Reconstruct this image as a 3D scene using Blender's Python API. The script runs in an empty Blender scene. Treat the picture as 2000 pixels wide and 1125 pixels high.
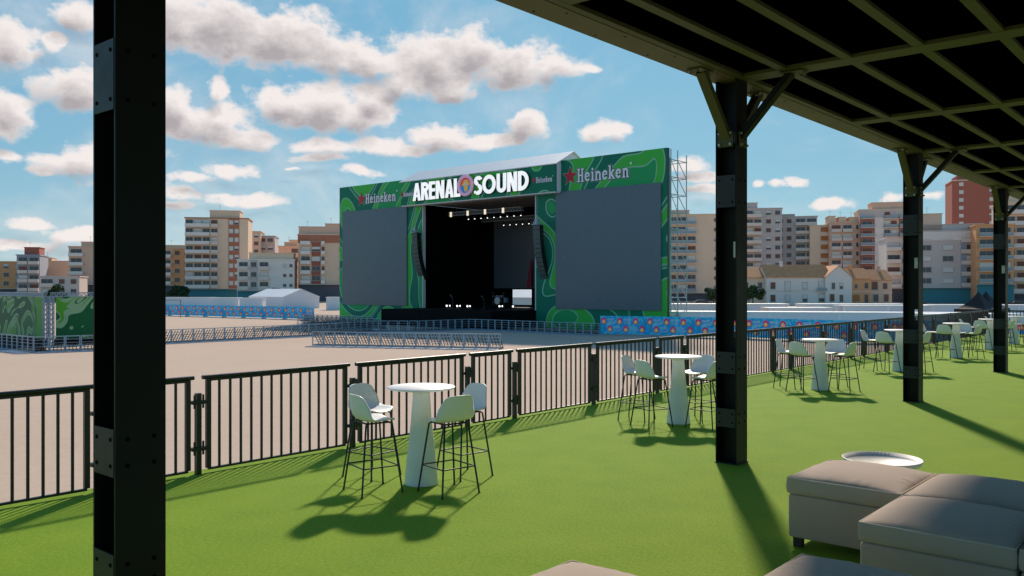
import bpy, bmesh, math, random
from mathutils import Vector, Matrix
random.seed(7)
S = bpy.context.scene
COL = S.collection
PI = math.pi
R = math.radians
F = 1668.0                      # focal length in pixels of the 2000 px wide photograph
TH = R(40.9)                    # heading of the terrace axis, clockwise from +Y
SN, CS = math.sin(TH), math.cos(TH)
ROT = PI / 2 - TH               # local x runs along the terrace, local y across it towards the arena
CZ = 2.2                        # eye height above the terrace
GZ = -2.2                       # sand level
def W(u, v, z=0.0): return Vector((SN * u - CS * v, CS * u + SN * v, z))
def at(px, Y, z=0.0): return Vector(((px - 1000) / F * Y, Y, z))
def zat(py, Y): return CZ + (562.5 - py) / F * Y

# ------------------------------------------------------------------ mesh builder
class MB:
    def __init__(s): s.v = []; s.f = []; s.m = []; s.sm = []
    def add(s, vs, fs, mi=0, smooth=False):
        o = len(s.v); s.v += [tuple(p) for p in vs]
        for f in fs: s.f.append([i + o for i in f]); s.m.append(mi); s.sm.append(smooth)
    def box(s, c, d, mi=0, rz=0.0, M=None):
        hx, hy, hz = d[0] / 2, d[1] / 2, d[2] / 2
        P = [Vector((x * hx, y * hy, z * hz)) for z in (-1, 1) for y in (-1, 1) for x in (-1, 1)]
        m = M if M is not None else Matrix.Rotation(rz, 3, 'Z')
        P = [m @ p + Vector(c) for p in P]
        s.add(P, [(0, 2, 3, 1), (4, 5, 7, 6), (0, 1, 5, 4), (2, 6, 7, 3), (0, 4, 6, 2), (1, 3, 7, 5)], mi)
        return s
    def span(s, x0, x1, y0, y1, z0, z1, mi=0):
        return s.box(((x0 + x1) / 2, (y0 + y1) / 2, (z0 + z1) / 2), (abs(x1 - x0), abs(y1 - y0), abs(z1 - z0)), mi)
    def bar(s, a, b, w, h, mi=0, up=(0, 0, 1)):
        a, b = Vector(a), Vector(b); d = b - a; L = d.length; z = d / L
        u = Vector(up)
        if abs(z.dot(u)) > .98: u = Vector((1, 0, 0))
        x = z.cross(u).normalized(); y = x.cross(z).normalized()
        M = Matrix((x, y, z)).transposed()
        return s.box((a + b) / 2, (w, h, L), mi, M=M)
    def tube(s, pts, r, n=8, mi=0, cap=True):
        pts = [Vector(p) for p in pts]; N = len(pts); rs = r if isinstance(r, (list, tuple)) else [r] * N
        vs = []; up = Vector((0, 0, 1))
        t0 = (pts[1] - pts[0]).normalized()
        if abs(t0.dot(up)) > .95: up = Vector((1, 0, 0))
        for i, p in enumerate(pts):
            t = (pts[min(i + 1, N - 1)] - pts[max(i - 1, 0)]).normalized()
            x = t.cross(up)
            if x.length < 1e-4: x = t.cross(Vector((0, 1, 0)))
            x.normalize(); y = t.cross(x).normalized()
            for k in range(n):
                a = 2 * PI * k / n; vs.append(p + (x * math.cos(a) + y * math.sin(a)) * rs[i])
        fs = [(i * n + k, (i + 1) * n + k, (i + 1) * n + (k + 1) % n, i * n + (k + 1) % n) for i in range(N - 1) for k in range(n)]
        s.add(vs, fs, mi, True)
        if cap: s.add([vs[k] for k in range(n)], [tuple(range(n))], mi); s.add([vs[(N - 1) * n + k] for k in range(n)], [tuple(range(n))[::-1]], mi)
        return s
    def lathe(s, prof, n=48, c=(0, 0, 0), mi=0, smooth=True):
        vs = []; c = Vector(c)
        for (r, z) in prof:
            for k in range(n): a = 2 * PI * k / n; vs.append(c + Vector((r * math.cos(a), r * math.sin(a), z)))
        fs = [(i * n + k, i * n + (k + 1) % n, (i + 1) * n + (k + 1) % n, (i + 1) * n + k) for i in range(len(prof) - 1) for k in range(n)]
        s.add(vs, fs, mi, smooth); return s
    def disc(s, c, r, nrm, n=10, mi=0, t=.004):
        nrm = Vector(nrm).normalized(); a = nrm.cross(Vector((0, 0, 1)))
        if a.length < 1e-3: a = Vector((1, 0, 0))
        a.normalize(); b = nrm.cross(a); c = Vector(c)
        lo = [c + (a * math.cos(2 * PI * k / n) + b * math.sin(2 * PI * k / n)) * r for k in range(n)]
        hi = [p + nrm * t for p in lo]
        s.add(lo + hi, [tuple(range(n, 2 * n))] + [(k, (k + 1) % n, n + (k + 1) % n, n + k) for k in range(n)], mi); return s
    def prism(s, poly, fn, d0, d1, mi=0):
        """poly: 2D outline, fn(x, y, d) -> 3D; extruded from depth d0 to d1"""
        n = len(poly); P = [fn(x, y, d1) for x, y in poly] + [fn(x, y, d0) for x, y in poly]
        s.add(P, [tuple(range(n)), tuple(range(2 * n - 1, n - 1, -1))] + [(k, n + k, n + (k + 1) % n, (k + 1) % n) for k in range(n)], mi); return s
    K = 1.0
    def mesh(s, name, mats, fix=True):
        me = bpy.data.meshes.new(name); me.from_pydata([(x * MB.K, y * MB.K, z * MB.K) for x, y, z in s.v], [], s.f)
        for m in (mats if isinstance(mats, (list, tuple)) else [mats]): me.materials.append(m)
        me.polygons.foreach_set('material_index', s.m); me.polygons.foreach_set('use_smooth', s.sm)
        if fix:
            bm = bmesh.new(); bm.from_mesh(me); bmesh.ops.recalc_face_normals(bm, faces=bm.faces); bm.to_mesh(me); bm.free()
        me.update(); return me
    def build(s, name, mats, parent=None, loc=None, rz=0.0, fix=True):
        return put(name, s.mesh(name, mats, fix), parent, loc, rz)
def put(name, me, parent=None, loc=None, rz=0.0):
    o = bpy.data.objects.new(name, me); COL.objects.link(o)
    if parent is not None: o.parent = parent
    if loc is not None: o.location = loc
    o.rotation_euler.z = rz
    return o
def tag(o, label=None, cat=None, group=None, kind=None):
    for k, x in (('label', label), ('category', cat), ('group', group), ('kind', kind)):
        if x: o[k] = x
    return o
def thing(name, loc, rz, label, cat, group=None):
    o = bpy.data.objects.new(name, None); COL.objects.link(o); o.location = loc; o.rotation_euler.z = rz
    o.empty_display_size = .2
    return tag(o, label, cat, group)
def kids(o): return list(KID.get(o.name, []))
KID = {}
def dup(root, loc, rz, label=None, group=None):
    r = root.copy(); COL.objects.link(r); r.location = loc; r.rotation_euler.z = rz
    if label: r['label'] = label
    if group: r['group'] = group
    for ch in [o for o in root.children]:
        c = ch.copy(); COL.objects.link(c); c.parent = r
        for g in ch.children:
            d = g.copy(); COL.objects.link(d); d.parent = c
    return r
ORD = ['first', 'second', 'third', 'fourth', 'fifth', 'sixth', 'seventh', 'eighth', 'ninth', 'tenth', 'eleventh', 'twelfth', 'thirteenth',
       'fourteenth', 'fifteenth', 'sixteenth', 'seventeenth', 'eighteenth', 'nineteenth', 'twentieth', 'twenty-first', 'twenty-second', 'twenty-third', 'twenty-fourth', 'twenty-fifth', 'twenty-sixth', 'twenty-seventh', 'twenty-eighth', 'twenty-ninth', 'thirtieth']

# ------------------------------------------------------------------ materials
def nodes(name):
    m = bpy.data.materials.new(name); m.use_nodes = True; nt = m.node_tree
    return m, nt, nt.nodes['Principled BSDF']
def N(nt, t, **kw):
    n = nt.nodes.new(t)
    for k, x in kw.items():
        if k in n.inputs: n.inputs[k].default_value = x
        else: setattr(n, k, x)
    return n
def L(nt, a, b): nt.links.new(a, b)
def math_n(nt, op, a, b=None, c=None, clamp=False):
    n = nt.nodes.new('ShaderNodeMath'); n.operation = op; n.use_clamp = clamp
    for i, x in enumerate((a, b, c)):
        if x is None: continue
        if isinstance(x, (int, float)): n.inputs[i].default_value = x
        else: L(nt, x, n.inputs[i])
    return n.outputs[0]
def mixc(nt, fac, a, b, mode='MIX'):
    n = nt.nodes.new('ShaderNodeMix'); n.data_type = 'RGBA'; n.blend_type = mode; n.clamp_factor = True
    for i, x in ((0, fac), (6, a), (7, b)):
        if isinstance(x, (int, float)): n.inputs[i].default_value = x
        elif isinstance(x, (tuple, list)): n.inputs[i].default_value = tuple(x) + ((1,) if len(x) == 3 else ())
        else: L(nt, x, n.inputs[i])
    return n.outputs[2]
def mat(name, col, rough=.6, metal=0.0, var=.0, scale=4.0, bump=0.0, bscale=60.0, emit=None, es=1.0, spec=.5, sheen=0):
    m, nt, b = nodes(name)
    b.inputs['Base Color'].default_value = tuple(col) + (1,)
    b.inputs['Roughness'].default_value = rough; b.inputs['Metallic'].default_value = metal
    b.inputs['Specular IOR Level'].default_value = spec
    if sheen: b.inputs['Sheen Weight'].default_value = sheen
    tc = N(nt, 'ShaderNodeTexCoord')
    if var:
        n = N(nt, 'ShaderNodeTexNoise', Scale=scale, Detail=5.0, Roughness=.6); L(nt, tc.outputs['Object'], n.inputs['Vector'])
        f = math_n(nt, 'MULTIPLY_ADD', n.outputs[0], 2 * var, 1 - var)
        h = N(nt, 'ShaderNodeHueSaturation'); h.inputs['Color'].default_value = tuple(col) + (1,); L(nt, f, h.inputs['Value'])
        L(nt, h.outputs[0], b.inputs['Base Color'])
        r2 = math_n(nt, 'MULTIPLY_ADD', n.outputs[0], .25, rough - .125, clamp=True); L(nt, r2, b.inputs['Roughness'])
    if bump:
        n = N(nt, 'ShaderNodeTexNoise', Scale=bscale, Detail=4.0); L(nt, tc.outputs['Object'], n.inputs['Vector'])
        bp = N(nt, 'ShaderNodeBump', Strength=bump, Distance=.02); L(nt, n.outputs[0], bp.inputs['Height']); L(nt, bp.outputs[0], b.inputs['Normal'])
    if emit:
        b.inputs['Emission Color'].default_value = tuple(emit) + (1,); b.inputs['Emission Strength'].default_value = es
    return m
def topo(name, dark, mid, bright, line, scale, seed, sx=1.0, rough=.55, dist=1.6):
    """printed camouflage of contour bands with thin pale lines between them"""
    m, nt, b = nodes(name); b.inputs['Roughness'].default_value = rough; b.inputs['Specular IOR Level'].default_value = .25
    tc = N(nt, 'ShaderNodeTexCoord'); mp = N(nt, 'ShaderNodeMapping')
    mp.inputs['Location'].default_value = (seed * 1.7, seed * 3.1, seed * .7); mp.inputs['Scale'].default_value = (scale, scale * sx, scale)
    L(nt, tc.outputs['Object'], mp.inputs['Vector'])
    n = N(nt, 'ShaderNodeTexNoise', Scale=1.0, Detail=1.2, Roughness=.45, Distortion=dist); L(nt, mp.outputs[0], n.inputs['Vector'])
    v = n.outputs[0]
    cr = N(nt, 'ShaderNodeValToRGB'); cr.color_ramp.interpolation = 'CONSTANT'; L(nt, v, cr.inputs[0])
    th = [0, .37, .415, .49, .515, .565, .61, .66]; cols = [mid, bright, dark, tuple(.7 * a + .3 * b for a, b in zip(dark, mid)), bright, dark, mid, bright]
    e = cr.color_ramp.elements
    e[0].position = 0; e[0].color = tuple(cols[0]) + (1,); e[1].position = th[1]; e[1].color = tuple(cols[1]) + (1,)
    for t, c in list(zip(th, cols))[2:]: x = e.new(t); x.color = tuple(c) + (1,)
    d = None
    for t in th[1:]:
        k = math_n(nt, 'ABSOLUTE', math_n(nt, 'SUBTRACT', v, t)); d = k if d is None else math_n(nt, 'MINIMUM', d, k)
    # constant line width: divide by the gradient magnitude, taken by finite differences of the same noise
    eps = .02; g = None
    for ax in ((0, eps, 0), (0, 0, eps)):
        a = N(nt, 'ShaderNodeVectorMath'); a.operation = 'ADD'; L(nt, mp.outputs[0], a.inputs[0]); a.inputs[1].default_value = ax
        n2 = N(nt, 'ShaderNodeTexNoise', Scale=1.0, Detail=1.2, Roughness=.45, Distortion=dist); L(nt, a.outputs[0], n2.inputs['Vector'])
        q = math_n(nt, 'POWER', math_n(nt, 'SUBTRACT', n2.outputs[0], v), 2.0); g = q if g is None else math_n(nt, 'ADD', g, q)
    g = math_n(nt, 'MAXIMUM', math_n(nt, 'DIVIDE', math_n(nt, 'SQRT', g), eps), .12)
    w = math_n(nt, 'DIVIDE', d, g)
    lf = math_n(nt, 'LESS_THAN', w, .07 * scale)
    c = mixc(nt, lf, cr.outputs[0], line)
    L(nt, c, b.inputs['Base Color'])
    return m
M = {}
M['steel'] = mat('dark_green_steel_paint', (.004, .0065, .0058), .5, 0, .25, 3, spec=.2)
M['steel_plate'] = mat('steel_plate_paint', (.006, .0105, .0115), .55, 0, .2, 5)
M['bolt_dark'] = mat('dark_bolt', (.0015, .0015, .0015), .8, spec=.05)
M['bolt_zinc'] = mat('zinc_bolt', (.3, .32, .24), .4, .6)
M['beam'] = mat('roof_beam_paint', (.125, .105, .062), .6, 0, .12, 1.2, spec=.3)
M['purlin'] = mat('purlin_paint', (.080, .080, .030), .6, 0, .12, 2.0, spec=.3)
M['roofpanel'] = mat('black_roof_panel', (.0006, .0006, .0006), .95, 0, spec=0)
M['rail'] = mat('black_railing_paint', (.009, .011, .011), .42, 0, .2, 8)
M['white'] = mat('white_lacquer', (.80, .78, .76), .55, 0, .02, 2)
M['shell'] = mat('white_moulded_shell', (.76, .75, .72), .45, 0, .02, 4)
M['black_leg'] = mat('black_leg_coating', (.008, .008, .009), .38)
M['fabric'] = mat('beige_upholstery', (.475, .365, .292), .9, 0, .06, 3, .25, 420, spec=.2, sheen=.25)
M['welt'] = mat('pale_welt', (.55, .48, .42), .8)
M['foot'] = mat('dark_foot', (.02, .018, .016), .5)
M['galv'] = mat('galvanised_steel', (.30, .36, .43), .45, .3, .1, 6)
M['plate'] = mat('barrier_plate', (.22, .29, .38), .6, .1, .1, 4)
M['mesh_dark'] = mat('barrier_rear_steel', (.016, .016, .018), .7, 0)
M['pvc'] = mat('white_pvc', (.80, .78, .77), .55, 0, .03, .4)
M['pvc_wall'] = mat('grey_white_wall', (.72, .71, .74), .6, 0, .03, .4)
M['black_cloth'] = mat('black_tent_cloth', (.014, .012, .014), .8, 0, .2, 2)
M['stage_black'] = mat('black_drape', (.0022, .0022, .0025), .9, spec=.05)
M['stage_floor'] = mat('black_stage_ply', (.004, .004, .005), .7, spec=.1)
M['ceiling'] = mat('stage_roof_lining', (.34, .30, .27), .8)
M['trim'] = mat('pale_edge_trim', (.62, .58, .56), .6)
M['screen'] = mat('dark_led_screen', (.085, .118, .150), .26, 0, .05, .1, spec=.5)
M['screen_dim'] = mat('dim_led_screen', (.06, .064, .075), .4, spec=.4)
M['red'] = mat('red_print', (.48, .008, .03), .5)
M['logo_grey'] = mat('silver_grey_print', (.80, .76, .82), .5)
M['logo_dark'] = mat('deep_green_print', (.0, .055, .035), .5)
M['logo_line'] = mat('pale_green_outline', (.22, .40, .28), .5)
M['sign_white'] = mat('backlit_white_letter', (.85, .85, .84), .4, emit=(1, .98, .95), es=.62)
M['sign_edge'] = mat('black_letter_side', (.006, .007, .006), .5)
M['pink'] = mat('pink_foam_ring_glow', (.62, .36, .52), .4, emit=(.62, .36, .52), es=.25)  # ring colour with a faint glow added
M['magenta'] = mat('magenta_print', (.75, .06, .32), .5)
M['yellow'] = mat('yellow_glow_print', (.78, .42, .02), .5, emit=(.78, .42, .02), es=.2)  # this and the next three emblem colours carry a faint added glow
M['orange'] = mat('orange_glow_print', (.75, .18, .02), .5, emit=(.75, .18, .02), es=.2)
M['redsign'] = mat('red_glow_sign', (.60, .03, .03), .5, emit=(.6, .03, .03), es=.2)
M['bluesign'] = mat('blue_glow_sign', (.03, .25, .55), .5, emit=(.03, .25, .55), es=.2)
M['lamp_w'] = mat('white_lamp', (.9, .9, .9), .4, emit=(1, .98, .94), es=2.2)
M['lamp_warm'] = mat('warm_blinder_lamp', (.9, .8, .6), .4, emit=(1, .86, .62), es=.75)
M['truss_dark'] = mat('truss_aluminium', (.16, .16, .17), .45, .5)
M['grille'] = mat('speaker_grille', (.075, .095, .09), .6, 0, .1, 4)
M['speaker'] = mat('black_speaker', (.004, .004, .005), .6)
M['txt_white'] = mat('white_print', (.72, .76, .80), .6)
M['topo'] = topo('green_contour_print', (.002, .165, .098), (.016, .33, .10), (.055, .46, .06), (.24, .50, .32), .075, 3.0, dist=.75)
M['topo2'] = topo('bright_contour_screen', (.004, .12, .035), (.02, .17, .055), (.10, .36, .03), (.30, .46, .24), .20, 9.0, dist=1.0)
M['topo3'] = topo('faded_contour_screen', (.035, .12, .055), (.06, .17, .07), (.13, .34, .06), (.28, .42, .22), .22, 14.0, dist=1.0)
def water_print():
    m, nt, b = nodes('blue_water_print'); b.inputs['Roughness'].default_value = .65
    tc = N(nt, 'ShaderNodeTexCoord')
    n = N(nt, 'ShaderNodeTexNoise', Scale=1.3, Detail=2.0, Distortion=2.4); L(nt, tc.outputs['Object'], n.inputs['Vector'])
    cr = N(nt, 'ShaderNodeValToRGB'); e = cr.color_ramp.elements
    e[0].position = .38; e[0].color = (.01, .36, .72, 1); e[1].position = .5; e[1].color = (.015, .52, .82, 1)
    for p, c in ((.56, (.04, .62, .84, 1)), (.59, (.25, .74, .86, 1)), (.63, (.02, .54, .84, 1))): x = e.new(p); x.color = c
    L(nt, n.outputs[0], cr.inputs[0]); L(nt, cr.outputs[0], b.inputs['Base Color']); return m
M['water'] = water_print()
def turf():
    m, nt, b = nodes('artificial_turf'); b.inputs['Roughness'].default_value = .85; b.inputs['Specular IOR Level'].default_value = .15
    b.inputs['Sheen Weight'].default_value = .15; b.inputs['Sheen Tint'].default_value = (.6, .8, .2, 1)
    tc = N(nt, 'ShaderNodeTexCoord'); mp = N(nt, 'ShaderNodeMapping'); mp.inputs['Scale'].default_value = (1.0, 2.6, 1.0)
    L(nt, tc.outputs['Object'], mp.inputs['Vector'])
    a = N(nt, 'ShaderNodeTexNoise', Scale=22.0, Detail=8.0, Roughness=.82); L(nt, mp.outputs[0], a.inputs['Vector'])
    c = N(nt, 'ShaderNodeTexNoise', Scale=1.6, Detail=4.0); L(nt, tc.outputs['Object'], c.inputs['Vector'])
    d = N(nt, 'ShaderNodeTexNoise', Scale=110.0, Detail=2.0); L(nt, mp.outputs[0], d.inputs['Vector'])
    cr = N(nt, 'ShaderNodeValToRGB'); e = cr.color_ramp.elements
    e[0].position = .40; e[0].color = (.105, .238, .004, 1); e[1].position = .61; e[1].color = (.35, .465, .028, 1)
    x = e.new(.5); x.color = (.208, .345, .009, 1)
    s = math_n(nt, 'ADD', math_n(nt, 'MULTIPLY', a.outputs[0], .55), math_n(nt, 'ADD', math_n(nt, 'MULTIPLY', c.outputs[0], .09), math_n(nt, 'MULTIPLY', d.outputs[0], .36)))
    L(nt, s, cr.inputs[0]); L(nt, cr.outputs[0], b.inputs['Base Color'])
    bp = N(nt, 'ShaderNodeBump', Strength=.55, Distance=.02); L(nt, math_n(nt, 'ADD', a.outputs[0], d.outputs[0]), bp.inputs['Height']); L(nt, bp.outputs[0], b.inputs['Normal'])
    return m
M['turf'] = turf()
def sand():
    m, nt, b = nodes('pale_sand'); b.inputs['Roughness'].default_value = .95; b.inputs['Specular IOR Level'].default_value = .1
    tc = N(nt, 'ShaderNodeTexCoord')
    a = N(nt, 'ShaderNodeTexNoise', Scale=.06, Detail=6.0, Roughness=.6); L(nt, tc.outputs['Object'], a.inputs['Vector'])
    d = N(nt, 'ShaderNodeTexNoise', Scale=3.0, Detail=6.0, Roughness=.7); L(nt, tc.outputs['Object'], d.inputs['Vector'])
    s = math_n(nt, 'ADD', math_n(nt, 'MULTIPLY', a.outputs[0], .5), math_n(nt, 'MULTIPLY', d.outputs[0], .5))
    c = mixc(nt, math_n(nt, 'MULTIPLY_ADD', s, 2.0, -.5, clamp=True), (.495, .366, .278), (.63, .474, .365)); L(nt, c, b.inputs['Base Color'])
    bp = N(nt, 'ShaderNodeBump', Strength=.3, Distance=.05); L(nt, d.outputs[0], bp.inputs['Height']); L(nt, bp.outputs[0], b.inputs['Normal'])
    return m
M['sand'] = sand()
M['deckside'] = mat('dark_deck_side', (.03, .032, .03), .7)
SKY_STR = .14; SKY_TINT = (.62, 1.0, 1.08); SUN_E = 4.6; EXPO = 0.0
SKY_C = ((2.75, 3.9, 4.45), (1.65, 3.2, 4.25), (1.15, 2.8, 4.1))
CL_LIT = (6.6, 6.1, 5.9); CL_DARK = (3.15, 2.85, 2.95)
# ------------------------------------------------------------------ ground and terrace
mb = MB(); mb.add([(-4500, -3000, 0), (4500, -3000, 0), (4500, 7000, 0), (-4500, 7000, 0)], [(0, 1, 2, 3)])
tag(mb.build('ground', M['sand'], loc=(0, 0, GZ)), 'pale open sand of the festival ground', None, None, 'structure')
mb = MB(); mb.span(-14, 46.75, -14, 9.62, -.9, -.004)
tag(mb.build('terrace_deck', M['deckside'], loc=(0, 0, 0), rz=ROT), 'raised viewing terrace', None, None, 'structure')
mb = MB(); mb.add([(-14, -14, 0), (46.75, -14, 0), (46.75, 9.62, 0), (-14, 9.62, 0)], [(0, 1, 2, 3)])
tag(mb.build('turf', M['turf'], loc=(0, 0, 0), rz=ROT), 'bright green artificial turf covering the terrace', None, None, 'structure')

# ------------------------------------------------------------------ steel columns
CW, CL = .285, .295            # across, along
CU0, CV0, CD = 2.169, 4.83, 7.66
ZT = 4.80
def column_parts(root):
    ft, wt = .016, .012        # flange and web thickness
    b = MB()
    b.span(0, CL, 0, ft, 0, ZT); b.span(0, CL, CW - ft, CW, 0, ZT)           # flanges
    x = .17; y0, y1 = ft, CW - ft; hz = [(1.575, 1.785)]
    ya, yb = .045, .12         # the slot in the web
    z = 0
    for (a, c) in hz:
        b.span(x, x + wt, y0, y1, z, a); b.span(x, x + wt, y0, ya, a, c); b.span(x, x + wt, yb, y1, a, c); z = c
    b.span(x, x + wt, y0, y1, z, ZT)
    b.build('shaft', M['steel'], root)
    for (z0, z1) in ((3.21, 3.61), (1.13, 1.40), (.46, .69), (4.0, 4.14)):
        p = MB(); p.span(-.003, .012, ft + .001, CW - ft - .001, z0, z1); pl = p.build('batten_plate', M['steel_plate'], root)
        q = MB()
        for zz in (z0 + .06, z1 - .06):
            for yy in (.055, CW - .055): q.disc((-.003, yy, zz), .012, (-1, 0, 0), 10)
            for xx in (.07, CL - .07): q.disc((xx, 0, zz), .013, (0, -1, 0), 10)
        q.build('bolt', M['bolt_dark'] if z0 < 3.9 else M['bolt_zinc'], pl)
    p = MB(); p.span(x - .012, x - .002, ya, yb, 2.585, 2.785); q = p.build('service_plate', M['pvc'], root)
    p = MB(); p.disc((x - .012, (ya + yb) / 2, 2.62), .009, (-1, 0, 0)); p.disc((x - .012, (ya + yb) / 2, 2.75), .009, (-1, 0, 0)); p.build('screw', M['bolt_dark'], q)
    p = MB(); p.span(-.012, CL + .012, -.012, CW + .012, .002, .014); p.build('base_plate', M['steel_plate'], root)
    cx, cy = CL / 2, CW / 2
    for (d, nm) in (((-1, 0), 0), ((1, 0), 1), ((0, -1), 2)):
        d = Vector((d[0], d[1], 0)); side = Vector((-d.y, d.x, 0)); e = (CL / 2 if d.x else CW / 2)
        a = Vector((cx, cy, 0)) + d * (e + .01) + Vector((0, 0, 4.06)); t = Vector((cx, cy, 0)) + d * (e + .66) + Vector((0, 0, ZT - .035))
        p = MB(); dr = (t - a).normalized(); nrm = side.cross(dr).normalized()
        Mx = Matrix((side, nrm, dr)).transposed(); Ln = (t - a).length
        p.box((a + t) / 2, (.12, .012, Ln), M=Mx)                             # channel: web and two lips
        for sg in (-1, 1): p.box((a + t) / 2 + side * (.055 * sg) + nrm * .035 * (1 if nrm.z > 0 else -1), (.01, .07, Ln), M=Mx)
        br = p.build('knee_brace', M['steel'] if nm == 2 else M['purlin'], root)
        p = MB(); c = t + d * .0; p.box((c.x, c.y, ZT - .013), (.30 if d.x else .2, .2 if d.x else .30, .012)); 
        c2 = a + d * .0; p.box((c2.x, c2.y, 4.06), (.012 if d.x else .2, .2 if d.x else .012, .2))
        p.build('gusset', M['purlin'], br)
        p = MB()
        for sg in (-1, 1):
            for k in (-.1, .1):
                p.lathe([(.02, -.05), (.02, -.018), (.0, -.018)], 8, (c + side * (.075 * sg) + d * k * 1.1)[:2] + (ZT,), smooth=False)
                q = a + side * (.075 * sg) + Vector((0, 0, k * .7)); p.disc(q + d * .006, .018, d, 8, t=.03)
        p.build('bolt', M['bolt_zinc'], br)
names = ['thick dark steel column nearest the camera, beside the railing at far left',
         'dark steel column with knee braces, in front of the second bar table',
         'dark steel column with knee braces beside the fourth bar table, third in its row',
         'slim looking dark steel column farthest along the terrace, at the right edge',
         'small distant dark steel column beyond the right edge, last of its row']
c0 = thing('steel_column', W(CU0, CV0), ROT, names[0], 'column', 'steel columns carrying the terrace roof'); column_parts(c0)
for k in range(1, 4): dup(c0, W(CU0 + CD * k, CV0), ROT, names[k])

# ------------------------------------------------------------------ terrace roof
rf = thing('terrace_roof', W(0, 0, ZT), ROT, 'dark steel canopy roof with olive beams and black panels over the terrace', 'roof')
U0, U1, V0 = -7.0, 62.0, -9.0
b = MB(); b.span(U0, U1, 4.835, 5.17, .001, .0505); b.build('edge_beam', M['beam'], rf)
b = MB(); b.span(U0, U1, 4.74, 4.825, .004, .0503); b.build('inner_lip', M['purlin'], rf)
b = MB(); b.span(U0 - .1, U1 + .1, V0 - .1, 5.2, .052, .16); b.build('roof_panel', M['roofpanel'], rf)
b = MB()
for k in range(64):
    uu = U0 + 1.0 * k + .2
    if uu > 34: break
    b.disc((uu, 5.10, .001), .012, (0, 0, -1), 6); b.disc((uu + .25, 4.90, .001), .012, (0, 0, -1), 6)
b.build('screw', M['bolt_dark'], rf)
pv = [4.24 - .763 * k for k in range(17)]
cu = [CU0 + CL / 2 + CD / 2 * k for k in range(-2, 16)]
for u in cu:
    b = MB(); b.span(u - .155, u + .155, V0, 4.738, .006, .050); b.build('cross_beam', M['purlin'], rf)
for v in pv:
    b = MB(); b.span(U0, U1, v - .055, v + .055, .009, .0497); b.build('purlin', M['purlin'], rf)

# ------------------------------------------------------------------ railing
FV = 9.41; FH = 1.167; SC = 1.042
g_f = 'railing panels along the terrace edge'
def rail_panel_mesh(wid):
    r = MB(); r.tube([(-.045, 0, FH - .026), (wid + .045, 0, FH - .026)], .026, 10)
    fr = MB()
    for x in (.03, wid - .03): fr.span(x - .028, x + .028, -.022, .022, .06, FH - .05)
    fr.span(.03, wid - .03, -.018, .018, .035, .06); fr.span(.03, wid - .03, -.016, .016, FH - .075, FH - .05)
    br = MB(); n = int(round((wid - .06) / .150)); 
    for k in range(1, n):
        x = .03 + (wid - .06) * k / n; br.tube([(x, 0, .055), (x, 0, FH - .06)], .0165, 6, cap=False)
    return r.mesh('top_rail', M['rail']), fr.mesh('frame', M['rail']), br.mesh('bars', M['rail'])
def post_meshes():
    p = MB(); p.span(-.03, .03, -.03, .03, 0, .957)
    cl = []
    for z in (.85, .30):
        q = MB(); q.span(-.085, .085, -.045, .045, z - .02, z + .02)
        for sx in (-.055, .055): q.tube([(sx, -.02, z - .07), (sx, -.02, z + .09)], .013, 6)
        cl.append(q.mesh('clamp', M['rail']))
    return [p.mesh('shaft', M['rail'])] + cl
pm_wide, pm_nar, pmesh = rail_panel_mesh(2.2 * SC - .20), rail_panel_mesh(1.1 * SC - .20), post_meshes()
def add_panel(loc, rz, ms, label, group):
    o = thing('safety_railing', loc, rz, label, 'railing', group)
    for me in ms: put(me.name.split('.')[0], me, o)
    return o
def add_post(loc, rz, label, group):
    o = thing('steel_post', loc, rz, label, 'post', group)
    for me in pmesh: put(me.name.split('.')[0], me, o)
u_post = 5.198 - 1.1 * SC - 2.2 * SC * 2      # the leftmost post (left of the frame)
seq = []; u = u_post; pat = [2.2, 2.2, 1.1]; i = 0; npan = 0
while u < 45.6:
    wd = pat[i % 3] * SC
    if u + wd > 46.4: break
    npan += 1
    add_panel(W(u + .10, FV), ROT, pm_wide if pat[i % 3] > 2 else pm_nar,
              '%s black railing panel, %s from the left end of the terrace railing' % ('wide' if pat[i % 3] > 2 else 'narrow', ORD[npan - 1]), g_f)
    if npan > 1: add_post(W(u, FV), ROT, 'short black railing post on the left of the %s railing panel' % ORD[npan - 1], 'posts between the railing panels')
    u += wd; i += 1
uend = u
for k in range(3):
    add_panel(W(uend + .1, FV - .10 - 2.2 * SC * k), ROT - PI / 2, pm_wide, 'black railing panel across the far end of the terrace, %s from the corner' % ORD[k], 'railing panels across the far end')
    add_post(W(uend + .1, FV - 2.2 * SC * k), ROT, 'short black post in the far end railing, %s from the corner' % ORD[k], 'posts of the far end railing')

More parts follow.
